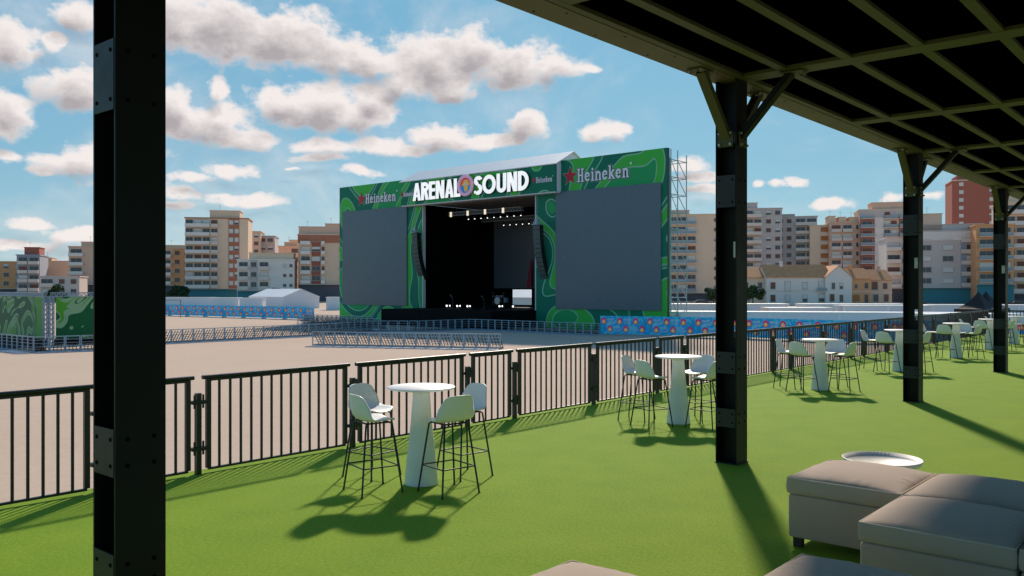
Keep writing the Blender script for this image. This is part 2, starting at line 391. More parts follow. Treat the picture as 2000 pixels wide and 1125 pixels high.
# ------------------------------------------------------------------ bar tables and stools
TV = 7.05
def tu(px):
    a = (px - 1000) / F; return TV * (SN * a + CS) / (SN - CS * a)
tpx = [823, 1325, 1602, 1757, 1867, 1934, 1980]
tops = MB(); tops.lathe([(0, 1.062), (.30, 1.062), (.372, 1.074), (.380, 1.083), (.380, 1.088), (.374, 1.094), (0, 1.096)], 64)
ped = MB(); ped.lathe([(0, .004), (.188, .004), (.192, .012), (.190, .03), (.118, .70), (.096, 1.0), (.094, 1.061), (0, 1.061)], 48)
m_top, m_ped = tops.mesh('tabletop', M['white']), ped.mesh('pedestal', M['white'])
def shell_mesh():
    n, m = 26, 17; prof = []
    ctl = [(.215, .768), (.17, .785), (.08, .780), (-.03, .772), (-.11, .780), (-.165, .815), (-.198, .875), (-.217, .950), (-.230, 1.035), (-.236, 1.065)]
    def cr(p0, p1, p2, p3, t):
        return [.5 * (2 * b + (c - a) * t + (2 * a - 5 * b + 4 * c - d) * t * t + (3 * b - a - 3 * c + d) * t ** 3) for a, b, c, d in zip(p0, p1, p2, p3)]
    def P(t):
        x = t * (len(ctl) - 1); i = min(int(x), len(ctl) - 2)
        return cr(ctl[max(i - 1, 0)], ctl[i], ctl[i + 1], ctl[min(i + 2, len(ctl) - 1)], x - i)
    b = bmesh.new(); rows = []
    for i in range(n + 1):
        t = .5 - .5 * math.cos(PI * i / n)
        x, z = P(t); e = abs(2 * t - 1)
        hw = (.212 + .034 * math.sin(PI * min(1, t * 1.15))) * (1 - e ** 3.4) ** (1 / 2.3) if 0 < i < n else .03
        back = max(0, min(1, (t - .38) / .35)); row = []
        for j in range(m):
            s = -1 + 2 * j / (m - 1); y = s * hw
            k = abs(s * hw / .235) ** 2.2
            row.append(b.verts.new((x + back * .085 * k, y, z + (1 - back) * .028 * k)))
        rows.append(row)
    for i in range(n):
        for j in range(m - 1): b.faces.new((rows[i][j], rows[i + 1][j], rows[i + 1][j + 1], rows[i][j + 1]))
    bmesh.ops.recalc_face_normals(b, faces=b.faces)
    bmesh.ops.solidify(b, geom=b.faces[:], thickness=.013)
    for f in b.faces: f.smooth = True
    me = bpy.data.meshes.new('seat_shell'); b.to_mesh(me); b.free(); me.materials.append(M['shell']); return me
m_shell = shell_mesh()
legs = []
for (sx, sy) in ((1, 1), (1, -1), (-1, 1), (-1, -1)):
    q = MB(); q.tube([(.13 * sx, .13 * sy, .752), (.152 * sx, .152 * sy, .735), (.236 * sx, .236 * sy, .012)], .0105, 8)
    q.lathe([(0, .001), (.014, .001), (.014, .012), (0, .012)], 8, (.237 * sx, .237 * sy, 0), smooth=False); legs.append(q.mesh('leg', M['black_leg']))
q = MB()
for (a, c) in (((1, 1), (1, -1)), ((1, -1), (-1, -1)), ((-1, -1), (-1, 1)), ((-1, 1), (1, 1))):
    q.tube([(.205 * a[0], .205 * a[1], .29), (.205 * c[0], .205 * c[1], .29)], .0075, 6)
m_foot = q.mesh('footrest', M['black_leg'])
q = MB()
for sy in (-1, 1): q.tube([(.13, .13 * sy, .752), (-.13, .13 * sy, .752)], .010, 6); q.tube([(.13 * sy, .13, .752), (.13 * sy, -.13, .752)], .010, 6)
m_under = q.mesh('seat_frame', M['black_leg'])
where = [('nearest the camera, beside the leftmost column', 'nearest table'), ('half hidden behind the second column', 'second table by the railing'),
         ('standing free between the second and third columns', 'third table by the railing'), ('behind the third column', 'fourth table by the railing'),
         ('right of the third column', 'fifth table by the railing'), ('left of the last column', 'sixth table by the railing'), ('right of the last column', 'seventh table by the railing')]
OFF = [(-.48, -.31, 'front left of'), (-.60, .42, 'behind and left of'), (.36, -.38, 'front right of'), (.46, .47, 'behind and right of')]
for k, px in enumerate(tpx):
    c = W(tu(px), TV)
    t = thing('bar_table', c, 0, 'white round bar table on a tapered pedestal, %s' % where[k][0], 'bar table', 'high white tables along the railing')
    put('tabletop', m_top, t); put('pedestal', m_ped, t)
    for (dx, dy, wd) in OFF:
        jx, jy, ja = random.uniform(-.03, .03), random.uniform(-.03, .03), random.uniform(-.1, .1)
        s = thing('bar_stool', c + Vector((dx + jx, dy + jy, 0)), math.atan2(-dy, -dx) + ja,
                  'white bar stool with black legs, %s the %s' % (wd, where[k][1]), 'bar stool', 'bar stools round the high tables')
        put('seat_shell', m_shell, s); put('seat_frame', m_under, s); put('footrest', m_foot, s)
        for me in legs: put('leg', me, s)

# ------------------------------------------------------------------ lounge pieces
def cushion(x0, x1, y0, y1, z0, z1, crown, seed):
    rnd = random.Random(seed); n = 44; vs = []; fs = []
    r = .045
    def ring(s): return s
    b = bmesh.new()
    cx, cy, hx, hy = (x0 + x1) / 2, (y0 + y1) / 2, (x1 - x0) / 2, (y1 - y0) / 2
    top = {}
    folds = [(rnd.uniform(-.5, .5), rnd.choice((-1, 1)), rnd.uniform(-.35, .35)) for _ in range(6)]
    for i in range(n + 1):
        for j in range(n + 1):
            a, c = -1 + 2 * i / n, -1 + 2 * j / n
            h = (1 - abs(a) ** 2.6) * (1 - abs(c) ** 2.6)
            z = z1 + crown * h ** .6
            for (f, sd, sl) in folds:                # short puckers running in from the seam
                for (p, q) in ((a, c), (c, a)):
                    d = (q * sd); w = max(0, (d - .72) / .28); w = w * (1 - w) * 4
                    z += .006 * w * math.exp(-((p - f - sl * (1 - d)) / .035) ** 2) * (1 if p is a else .6)
            top[i, j] = b.verts.new((cx + a * hx, cy + c * hy, z))
    for i in range(n):
        for j in range(n): b.faces.new((top[i, j], top[i + 1, j], top[i + 1, j + 1], top[i, j + 1]))
    loop = [(i, 0) for i in range(n)] + [(n, j) for j in range(n)] + [(n - i, n) for i in range(n)] + [(0, n - j) for j in range(n)]
    prev = [top[p] for p in loop]
    H = z1 - z0
    for (t, bul) in ((.10, .004), (.35, .007), (.65, .007), (.9, .003), (1.0, -.010)):
        cur = []
        for p in loop:
            q = top[p].co; dx = (q.x - cx) / hx; dy = (q.y - cy) / hy
            ox = bul * (1 if dx > .999 else -1 if dx < -.999 else 0); oy = bul * (1 if dy > .999 else -1 if dy < -.999 else 0)
            cur.append(b.verts.new((q.x + ox, q.y + oy, z1 - H * t)))
        m = len(loop)
        for k in range(m): b.faces.new((prev[k], cur[k], cur[(k + 1) % m], prev[(k + 1) % m]))
        prev = cur
    b.faces.new(prev[::-1])
    bmesh.ops.recalc_face_normals(b, faces=b.faces)
    for f in b.faces: f.smooth = True
    me = bpy.data.meshes.new('cushion'); b.to_mesh(me); b.free(); me.materials.append(M['fabric']); return me
def rbox(x0, x1, y0, y1, z0, z1, r, name, m):
    b = bmesh.new(); bmesh.ops.create_cube(b, size=1)
    for v in b.verts: v.co = Vector(((x0 + x1) / 2 + v.co.x * (x1 - x0), (y0 + y1) / 2 + v.co.y * (y1 - y0), (z0 + z1) / 2 + v.co.z * (z1 - z0)))
    bmesh.ops.bevel(b, geom=b.edges[:], offset=r, segments=4, profile=.5, affect='EDGES')
    for f in b.faces: f.smooth = True
    me = bpy.data.meshes.new(name); b.to_mesh(me); b.free(); me.materials.append(m); return me
def ottoman(u0, u1, v0, v1, seed, label, hgt=.585):
    o = thing('ottoman', W(u0, v0), ROT, label, 'ottoman', 'upholstered seat blocks of the lounge')
    l, w = u1 - u0 - .012, v1 - v0 - .012
    put('base', rbox(.003, l - .003, .003, w - .003, .085, hgt - .135, .022, 'base', M['fabric']), o)
    cu_ = put('cushion', cushion(.0, l, .0, w, hgt - .130, hgt, .078, seed), o)
    p = MB(); r = .02; pts = []
    z = hgt + .002
    pts = [(0, 0, z), (l, 0, z), (l, w, z), (0, w, z), (0, 0, z)]
    p.tube(pts, .0055, 6); p.build('welt', M['welt'], cu_)
    for (x, y) in ((.07, .07), (l - .07, .07), (.07, w - .07), (l - .07, w - .07)):
        q = MB(); q.span(x - .035, x + .035, y - .035, y + .035, .001, .09); q.build('leg', M['foot'], o)
ottoman(7.03, 8.01, 2.07, 3.00, 1, 'beige ottoman in front of the round white tray table, farthest left of the grouped ones')
ottoman(6.02, 7.02, 1.10, 2.06, 2, 'beige ottoman in the middle of the group, partly shaded, nearest the right edge')
ottoman(7.04, 8.06, 1.10, 2.06, 3, 'shaded beige ottoman behind the middle one at the right edge')
ottoman(6.02, 7.02, .12, 1.09, 4, 'dark shaded ottoman cut off by the right edge')
ottoman(4.08, 5.07, 1.10, 2.07, 5, 'blue-shaded ottoman top cut off by the bottom edge, right of the lit one')
ottoman(3.07, 4.06, 2.10, 3.05, 6, 'sunlit beige ottoman corner at the bottom edge, alone on the turf')
t = thing('tray_table', W(8.64, 2.72), ROT, 'low round white tray table with a raised rim behind the ottoman', 'side table')
b = MB(); b.lathe([(0, .492), (.335, .492), (.350, .502), (.366, .542), (.359, .546), (.344, .508), (0, .504)], 64); b.build('tray', M['white'], t)
b = MB(); b.lathe([(0, .002), (.23, .002), (.23, .014), (.03, .02), (.03, .491), (0, .491)], 32); b.build('stem', M['white'], t)
# ------------------------------------------------------------------ stroke lettering
def seg(x0, y0, x1, y1, w):
    dx, dy = x1 - x0, y1 - y0; L_ = math.hypot(dx, dy); nx, ny = -dy / L_ * w / 2, dx / L_ * w / 2
    return [(x0 + nx, y0 + ny), (x0 - nx, y0 - ny), (x1 - nx, y1 - ny), (x1 + nx, y1 + ny)]
def arc(cx, cy, rx, ry, a0, a1, w, n=20):
    o = [(cx + (rx + w / 2) * math.cos(R(a0 + (a1 - a0) * k / n)), cy + (ry + w / 2) * math.sin(R(a0 + (a1 - a0) * k / n))) for k in range(n + 1)]
    i = [(cx + (rx - w / 2) * math.cos(R(a0 + (a1 - a0) * k / n)), cy + (ry - w / 2) * math.sin(R(a0 + (a1 - a0) * k / n))) for k in range(n + 1)]
    return [[o[k], o[k + 1], i[k + 1], i[k]] for k in range(n)]
def glyph(ch, w, serif=False):
    """strokes (list of lists of convex polygons) and advance width; cap height 1, baseline 0"""
    h = w / 2; G = []
    def s(*a): G.append([seg(*a, w)])
    def sv(*a): G.append([seg(*a)])
    def A(*a): G.append(arc(*a, w))
    adv = .6
    if ch == 'A':
        G.append([[(0, 0), (w * 1.02, 0), (.36, 1), (.20, 1)]]); G.append([[(.62 - w * 1.02, 0), (.62, 0), (.42, 1), (.26, 1)]]); sv(.14, .27, .48, .27, w * .62); adv = .64
    elif ch == 'R':
        s(h, 0, h, 1); A(.26, .73, .21, .27 - h, -90, 90); sv(h, 1 - h, .27, 1 - h, w); sv(h, .46 + h, .27, .46 + h, w); G.append([[(.22, .46), (.22 + w, .50), (.56, 0), (.56 - w * 1.05, 0)]]); adv = .58
    elif ch == 'E':
        s(h, 0, h, 1); 
        for y in (h * .85, .52, 1 - h * .85): sv(h, y, .46, y, w * .85)
        adv = .5
    elif ch == 'N':
        s(h, 0, h, 1); s(.62 - h, 0, .62 - h, 1); G.append([[(w * .2, 1), (w * 1.15, 1), (.62 - w * .2, 0), (.62 - w * 1.15, 0)]]); adv = .66
    elif ch == 'L': s(h, 0, h, 1); sv(h, h * .85, .44, h * .85, w * .85); adv = .46
    elif ch == 'S':
        A(.27, .74, .18, .26 - h, 20, 270); A(.25, .26 + h * .3, .18, .26 - h * .7, -120, 90); G.append([[(.0, .22), (.14, .22), (.14, .08), (.0, .08)]]); adv = .54
    elif ch == 'O': A(.44, .5, .44 - h, .5 - h, 0, 360); G[-1] = arc(.44, .5, .44 - h, .5 - h, 0, 360, w, 40); adv = .92
    elif ch == 'U': s(h, .30, h, 1); s(.62 - h, .30, .62 - h, 1); A(.31, .30, .31 - h, .30 - h, 180, 360); adv = .67
    elif ch == 'D': s(h, 0, h, 1); A(.20, .5, .46 - h, .5 - h, -90, 90); sv(h, h, .22, h, w); sv(h, 1 - h, .22, 1 - h, w); adv = .68
    # slab serif lower case for the sponsor lettering
    elif ch == 'H':
        for x in (.16, .56): s(x, 0, x, 1); sv(x - .16, .05, x + .16, .05, .1); sv(x - .16, .95, x + .16, .95, .1)
        sv(.16, .5, .56, .5, w * .7); adv = .76
    elif ch == 'e': G.append(arc(.29, .35, .29 - h, .35 - h, 25, 325, w, 20)); sv(.08, .36, .54, .40, w * .55); adv = .61
    elif ch == 'i':
        s(.17, 0, .17, .68); sv(0, .05, .34, .05, .1); sv(.0, .64, .17, .64, .1); G.append(arc(.17, .86, .05, .05, 0, 360, .1, 12)); adv = .38
    elif ch == 'n':
        s(.15, 0, .15, .68); s(.50, 0, .50, .46); A(.325, .44, .175, .26 - h, 0, 180); sv(0, .05, .29, .05, .1); sv(.38, .05, .66, .05, .1); sv(0, .64, .15, .64, .1); adv = .68
    elif ch == 'k':
        s(.15, 0, .15, 1); sv(0, .05, .29, .05, .1); sv(0, .95, .15, .95, .1); s(.2, .30, .50, .64); s(.28, .40, .54, .04); sv(.38, .64, .62, .64, .1); sv(.42, .05, .66, .05, .1); adv = .68
    return G, adv
def layout(mb, text, x0, h, w, fn, d0, d1, mi=0, width=None, xs=1.0, gap=.05, grow=0.0):
    """adds the text to mb; returns its width. width: squeeze to this total width. grow: heavier strokes around the same skeleton"""
    tot = sum(glyph(c, w)[1] + gap for c in text) - gap
    k = xs * h if width is None else width / tot
    x = 0; n = 0
    for c in text:
        G, adv = glyph(c, w + grow)
        for st in G:
            n += 1; dd = .004 * (n % 5) * h
            for pl in st:
                if grow: 
                    cx = sum(p[0] for p in pl) / len(pl); cy = sum(p[1] for p in pl) / len(pl)
                    pl = [(p[0] + (grow * .5 if p[0] > cx else -grow * .5), p[1] + (grow * .5 if p[1] > cy else -grow * .5)) for p in pl] if len(st) == 1 else pl
                mb.prism([(x0 + (x + px) * k, py * h) for px, py in pl], fn, d0, d1 + dd, mi)
        x += adv + gap
    return tot * k

# ------------------------------------------------------------------ the stage
# the stage group is scaled down about the camera, heights about eye level
MB.K = .8; SGZ = CZ + (GZ - CZ) / MB.K; FZ = -.91
def SW(u, v, z): return W(u * MB.K, v * MB.K, CZ + (z - CZ) * MB.K)
SU, SV = 92.0, 86.75
st = thing('concert_stage', SW(SU, SV, SGZ), ROT, 'huge open-air concert stage with green camouflage front, white roof and dark screens', 'stage')
def LZ(z): return z - SGZ
def sbox(b, u0, u1, v0, v1, z0, z1, mi=0): return b.span(u0 - SU, u1 - SU, v0 - SV, v1 - SV, z0 - SGZ, z1 - SGZ, mi)
TOPZ = 19.5
def face(u, v0, z0):            # text plane seen from the arena: x to the right, y up, d out of the wall
    return lambda x, y, d: Vector((u - d - SU, v0 - x - SV, z0 + y - SGZ))
def star(r, k=.42): return [(r * (1 if i % 2 == 0 else k) * math.sin(PI * i / 5), r * (1 if i % 2 == 0 else k) * math.cos(PI * i / 5)) for i in range(10)]
def sponsor(parent, u, v0, z0, h, width, sr):
    """star and slab-serif word with its darker backing and pale outline"""
    fn = face(u, v0, z0)
    b = MB(); layout(b, 'Heineken', 0, h, .17, fn, .0, .012, 0, width, grow=.15); b.build('lettering_outline', M['logo_line'], parent)
    b = MB(); layout(b, 'Heineken', 0, h, .17, fn, .012, .050, 0, width, grow=.085); b.build('lettering_backing', M['logo_dark'], parent)
    b = MB(); layout(b, 'Heineken', 0, h, .17, fn, .050, .085, 0, width)
    rr = .09 * h; b.prism([(width + .14 * h + rr * math.cos(a * PI / 5), .98 * h + rr * math.sin(a * PI / 5)) for a in range(10)], fn, .05, .085)
    b.build('lettering', M['logo_grey'], parent)
    fs = face(u, v0 + sr * 1.0, z0 + h * .52)
    b = MB(); b.prism(star(sr * 1.22), fs, 0, .03); b.build('star_backing', M['logo_line'], parent)
    b = MB(); b.prism(star(sr), fs, .03, .10); b.build('star_emblem', M['red'], parent)
# wings with their screens
def wing(v0, v1, sv0, sv1, logo):
    b = MB(); sbox(b, SU, SU + .5, v0, v1, SGZ, TOPZ); w = b.build('wing_panel', M['topo'], st)
    b = MB(); sbox(b, SU - .22, SU - .002, sv0, sv1, -.62, 15.25); b.build('video_screen', M['screen'], w)
    sponsor(w, SU - .004, *logo)
    return w
wing(54.4, 75.25, 55.2, 71.65, (68.1, 16.3, 1.8, 8.2, 1.2))
wing(98.26, 119.1, 101.7, 118.05, (112.0, 16.3, 1.6, 7.6, 1.15))
for v in (75.252, 98.09): b = MB(); sbox(b, SU - .04, SU + .52, v, v + .168, FZ + .01, 15.1); b.build('opening_trim', M['trim'], st)
b = MB(); sbox(b, SU + .02, SU + .5, 54.37, 54.398, SGZ, TOPZ - .02); b.build('wing_edge', M['sign_edge'], st)
# fascia
FU = 90.77; fz0, fz1 = 15.22, 18.87
b = MB(); sbox(b, FU, FU + .25, 70.87, 101.9, fz0, fz1); fa = b.build('fascia', M['topo'], st)
b = MB(); sbox(b, FU + .252, SU - .01, 70.87, 71.0, fz0, fz1 + .1); sbox(b, FU + .252, SU - .01, 101.77, 101.9, fz0, fz1 + .1); b.build('fascia_return', M['pvc_wall'], st)
b = MB(); sbox(b, FU + .01, SU - .005, 70.9, 101.87, fz0 - .16, fz0 - .004); b.build('fascia_soffit', M['trim'], st)
for (txt, v0, wd) in (('ARENAL', 98.7, 10.35), ('SOUND', 85.55, 10.35)):
    fn = face(FU - .01, v0, 15.72); 
    b = MB(); layout(b, txt, 0, 2.72, .205, fn, 0, .34, 0, wd, gap=.015); b.build('sign_letters_case', M['sign_edge'], fa)
    b = MB(); layout(b, txt, 0, 2.72, .205, fn, .345, .40, 0, wd, gap=.015); b.build('sign_letters', M['sign_white'], fa)
# ring emblem between the two words
fn = face(FU - .02, 87.3, 17.27)
b = MB(); n = 40; rr = .25
vs = []; 
for i in range(n):
    a = 2 * PI * i / n
    for k in range(10):
        c = 2 * PI * k / 10; x = (1.36 + rr * math.cos(c)) * math.cos(a); y = (1.36 + rr * math.cos(c)) * math.sin(a)
        vs.append(fn(x, y, .42 + rr * math.sin(c)))
b.add(vs, [(i * 10 + k, ((i + 1) % n) * 10 + k, ((i + 1) % n) * 10 + (k + 1) % 10, i * 10 + (k + 1) % 10) for i in range(n) for k in range(10)], 0, True)
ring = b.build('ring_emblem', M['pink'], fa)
def circ(cx, cy, r, a0=0, a1=360, n=24): return [(cx + r * math.cos(R(a0 + (a1 - a0) * k / n)), cy + r * math.sin(R(a0 + (a1 - a0) * k / n))) for k in range(n + (0 if a1 - a0 >= 360 else 1))]
b = MB()
b.prism(circ(0, 0, 1.16, 0, 180), fn, .1, .30, 0); b.prism(circ(0, 0, 1.16, 180, 360), fn, .1, .30, 1)
b.prism(circ(0, .0, .92, 0, 180), fn, .30, .33, 2); b.prism(circ(0, 0, .68, 0, 180), fn, .33, .36, 3); b.prism(circ(0, .0, .42, 0, 180), fn, .36, .39, 4)
b.prism([(-.40, -.02), (.40, -.02), (.26, -.86), (-.26, -.86)], fn, .30, .34, 3)
b.prism([(-.42, .66), (.42, .66), (.34, .78), (-.34, .78)], fn, .33, .37, 4)
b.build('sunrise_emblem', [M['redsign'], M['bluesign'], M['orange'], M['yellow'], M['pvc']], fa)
for (v0, wd) in ((74.2, 2.8), (101.2, 2.3)): sponsor(fa, FU - .004, v0, 16.6, .75, wd, .42)
# roof, gable along the front
b = MB()
ru0, ru1, ru2 = FU - .12, 94.6, 98.6; rz0, rz1 = fz1 + .02, 20.95
def P(u, v, z): return Vector((u - SU, v - SV, z - SGZ))
for (ua, za, ub, zb) in ((ru0, rz0, ru1, rz1), (ru1, rz1, ru2, rz0)):
    q = [P(ua, 70.6, za), P(ua, 102.2, za), P(ub, 102.2, zb), P(ub, 70.6, zb)]; b.add(q + [p + Vector((0, 0, .12)) for p in q], [(0, 1, 2, 3), (4, 5, 6, 7), (0, 1, 5, 4), (1, 2, 6, 5), (2, 3, 7, 6), (3, 0, 4, 7)])
b.build('roof', M['pvc'], st)
b = MB()
for v in (70.9, 101.8): b.prism([(ru0 + .1, rz0), (ru2 - .1, rz0), (ru1, rz1 - .02)], lambda x, y, d, v=v: P(x, v + d, y), 0, .06)
b.build('roof_gable', M['pvc_wall'], st)
b = MB(); sbox(b, ru2, 112, 72, 101, rz0 - .5, rz0 - .1); b.build('rear_roof', M['pvc'], st)
# house: ceiling, walls, floor
b = MB(); sbox(b, SU + .01, 108, 75.26, 98.25, 15.3, 15.5); b.build('ceiling', M['ceiling'], st)
b = MB(); sbox(b, SU + .53, 108, 98.27, 98.5, -1, 15.29); sbox(b, SU + .53, 108, 75.0, 75.24, -1, 15.29); b.build('side_curtain', M['stage_black'], st)
b = MB()
for (v0, v1, z0, z1) in ((75.25, 87.8, FZ, 15.28), (92.1, 98.26, FZ, 15.28), (87.801, 92.099, 1.95, 15.28), (87.801, 92.099, FZ + .002, -.55)): sbox(b, 106.2, 106.5, v0, v1, z0, z1)
b.build('back_curtain', M['stage_black'], st)
b = MB(); sbox(b, 105.0, 105.25, 75.6, 94.9, 2.15, 13.45); b.build('rear_screen', M['screen_dim'], st)
b = MB()
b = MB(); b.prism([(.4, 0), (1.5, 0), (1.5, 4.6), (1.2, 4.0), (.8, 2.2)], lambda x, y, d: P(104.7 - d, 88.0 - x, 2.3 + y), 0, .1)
b.build('red_glow_panel', mat('painted_red_glow', (.22, .006, .02), .8), st)  # flat red piece standing in for the red glow on the rear screen
b = MB(); sbox(b, 83.6, 108, 76.0, 98.26, SGZ, FZ); b.build('platform', M['stage_floor'], st)
b = MB(); sbox(b, 92.6, 108, 75.3, 75.99, SGZ, FZ); b.build('side_platform', M['stage_floor'], st)

def truss(b, a, c, s, mi=0, r=.035, step=None):
    a, c = Vector(a), Vector(c); d = (c - a); n = max(2, int(round(d.length / (step or s * 1.3)))); t = d.normalized()
    sd = t.cross(Vector((0, 0, 1)))
    if sd.length < .1: sd = Vector((1, 0, 0))
    sd.normalize(); up = sd.cross(t).normalized(); h = s / 2
    cor = [sd * h * i + up * h * j for i, j in ((1, 1), (1, -1), (-1, -1), (-1, 1))]
    for o in cor: b.bar(a + o, c + o, r * 2, r * 2, mi)
    for k in range(n):
        p, q = a + d * k / n, a + d * (k + 1) / n
        for i in range(4): b.bar(p + cor[i], q + cor[(i + 1) % 4], r * 1.2, r * 1.2, mi); b.bar(p + cor[i], p + cor[(i + 1) % 4], r, r, mi)
# lighting trusses hanging under the stage roof
def light_truss(u, v0, v1, z, n, warm, label):
    t = thing('lighting_truss', SW(u, v1, z), ROT, label, 'lighting truss', 'lighting trusses under the stage roof')
    b = MB(); truss(b, (0, 0, 0), (0, v0 - v1, 0), .5, 0, .05)
    for k in (0.1, .5, .9): b.bar((0, (v0 - v1) * k, .25), (0, (v0 - v1) * k, 15.3 - z), .03, .03)
    b.build('truss', M['truss_dark'], t)
    for k in range(n):
        y = (v0 - v1) * (.28 + .70 * k / (n - 1))
        q = MB(); q.lathe([(0, .22), (.13, .20), (.17, -.12), (.17, -.2), (.15, -.2)], 10, (-.1, y, -.75)); q.bar((-.1, y, -.55), (-.1, y, -.24), .05, .05); h = q.build('spotlight', M['speaker'], t)
        q = MB(); q.lathe([(0, -.31), (.06, -.27), (.09, -.23), (.10, -.19), (0, -.19)], 10, (-.1, y, -.75)); q.build('lens', M['lamp_w'], h)
    for k in range(warm):
        y = (v0 - v1) * (.05 + .24 * k)
        q = MB(); q.span(-.50, -.36, y - .17, y + .17, -.45, .30); h = q.build('blinder', M['lamp_warm'], t)
        q = MB(); q.span(-.355, -.26, y - .2, y + .2, -.48, .33); q.build('housing', M['speaker'], h)
light_truss(95.0, 80.2, 95.3, 13.75, 9, 4, 'front lighting truss with four warm blinders, hanging under the stage roof')
light_truss(100.8, 77.0, 93.6, 13.05, 10, 0, 'rear lighting truss with small white spotlights, in front of the rear screen')
# line arrays
def line_array(u, v, ztop, label):
    t = thing('line_array', SW(u, v, ztop), ROT, label, 'speaker array', 'hanging speaker arrays beside the stage opening')
    b = MB(); b.span(-.35, .75, -.6, .6, .02, .14); b.span(-.1, .1, -.5, -.4, .14, .5); b.span(-.1, .1, .4, .5, .14, .5); b.bar((.2, 0, .14), (.2, 0, 4.0), .04, .04); b.span(-.1, .5, -.25, .25, .3, .8); b.build('bumper', M['galv'], t)
    p = Vector((0, 0, 0)); ang = R(-1)
    for k in range(12):
        ang = R(1 + 1.5 * k + .10 * k * k); hh = .64
        dn = Vector((math.sin(ang), 0, -math.cos(ang))); fr = Vector((-math.cos(ang), 0, -math.sin(ang)))
        c = p + dn * hh / 2
        Mx = Matrix((fr, Vector((0, 1, 0)), dn)).transposed()
        q = MB(); q.box(c - fr * .42, (.82, 1.16, hh - .05), M=Mx)
        h = q.build('speaker_box', M['speaker'], t)
        q = MB(); q.box(c + fr * .012, (.035, 1.2, hh - .07), M=Mx); q.build('grille', M['grille'], h)
        p = p + dn * hh
line_array(90.6, 98.6, 10.8, 'curved black line array of speakers left of the stage opening')
line_array(90.2, 73.75, 10.8, 'curved black line array of speakers right of the stage opening')
# scaffold tower behind the right wing
t = thing('scaffold_tower', SW(92.7, 54.3, SGZ), ROT, 'tall silver scaffolding tower behind the right edge of the stage', 'scaffolding')
b = MB(); r = .055
xs, ys = (0.35, 2.0, 4.2), (.2, 2.6)
for x in xs:
    for y in ys: b = MB(); b.bar((x, y, .02), (x, y, 22.8 if x < 4 else 22.4), r * 1.7, r * 1.7); b.build('upright', M['galv'], t)
for k in range(1, 11):
    z = 2.15 * k; b = MB()
    for y in ys: b.bar((xs[0] - .1, y, z), (xs[-1] + .1, y, z), r * 1.5, r * 1.5)
    for x in xs: b.bar((x, ys[0] - .1, z), (x, ys[1] + .1, z), r * 1.5, r * 1.5)
    b.build('ledger', M['galv'], t)
for k in range(0, 10):
    b = MB()
    for y in ys:
        b.bar((xs[1], y, 2.15 * k + 2.15), (xs[2], y, 2.15 * k), r * 1.3, r * 1.3); b.bar((xs[0], y, 2.15 * k + 2.15), (xs[1], y, 2.15 * k), r * 1.1, r * 1.1)
    b.build('brace', M['galv'], t)
# instruments and floor lamps on the platform
t = thing('drum_kit', SW(101.5, 90.6, FZ + .46), ROT + PI, 'drum kit with blue shells and gold cymbals at the back of the stage', 'drum kit')
blue_sh = mat('blue_drum_shell', (.06, .14, .26), .3, .2); brass = mat('brass_cymbal', (.65, .38, .06), .3, .8); skin = mat('drum_skin', (.6, .55, .5), .6)
rs = mat('red_drum_shell', (.32, .07, .03), .35)
def drum(x, y, z, r, h, ax, m, nm):
    b = MB(); c = Vector((x, y, z)); a = Vector(ax).normalized(); b.tube([c - a * h / 2, c + a * h / 2], r, 20); d = b.build(nm, m, t)
    b = MB(); b.disc(c + a * h / 2, r * .97, a, 20, t=.015); b.build('skin', skin, d)
b0 = MB(); b0.span(-1.6, 1.6, -1.9, 1.9, -.45, -.002); b0.build('riser', M['stage_floor'], t)
drum(.25, 0, .62, .60, .5, (1, 0, 0), rs, 'bass_drum'); drum(.1, -.42, 1.25, .26, .3, (.3, 0, 1), blue_sh, 'tom'); drum(.1, .38, 1.25, .26, .3, (.3, 0, 1), blue_sh, 'tom')
drum(-.5, .95, .70, .36, .7, (0, 0, 1), blue_sh, 'floor_tom'); drum(-.3, -.85, .85, .30, .25, (.1, 0, 1), skin, 'snare')
for (x, y, z) in ((.3, -1.1, 1.9), (.2, 1.15, 2.0), (-.4, -1.3, 1.3)):
    b = MB(); b.lathe([(0, .03), (.1, .01), (.46, -.02), (.46, -.03), (0, .0)], 20, (x, y, z)); c = b.build('cymbal', brass, t)
    b = MB(); b.bar((x, y, .01), (x, y, z - .02), .03, .03); b.build('stand', M['galv'], c)
def mic(u, v, h, label):
    t = thing('microphone_stand', SW(u, v, FZ), ROT, label, 'microphone stand', 'microphone stands on the stage')
    b = MB(); b.lathe([(0, .002), (.22, .002), (.22, .03), (.03, .04), (.025, h), (0, h)], 12); b.build('pole', M['truss_dark'], t)
    b = MB(); b.tube([(0, 0, h), (-.35, .05, h + .45)], .03, 6); b.build('boom', M['galv'], t)
    b = MB(); b.tube([(-.33, .05, h + .42), (-.45, .07, h + .56)], .06, 8); b.build('microphone', M['galv'], t)
mic(93, 92.6, 1.5, 'thin microphone stand with raised boom, on the left half of the dark stage')
mic(94, 87.0, 1.4, 'thin microphone stand in the middle of the dark stage'); mic(99, 87.4, 1.5, 'thin microphone stand beside the drum kit against the white opening')
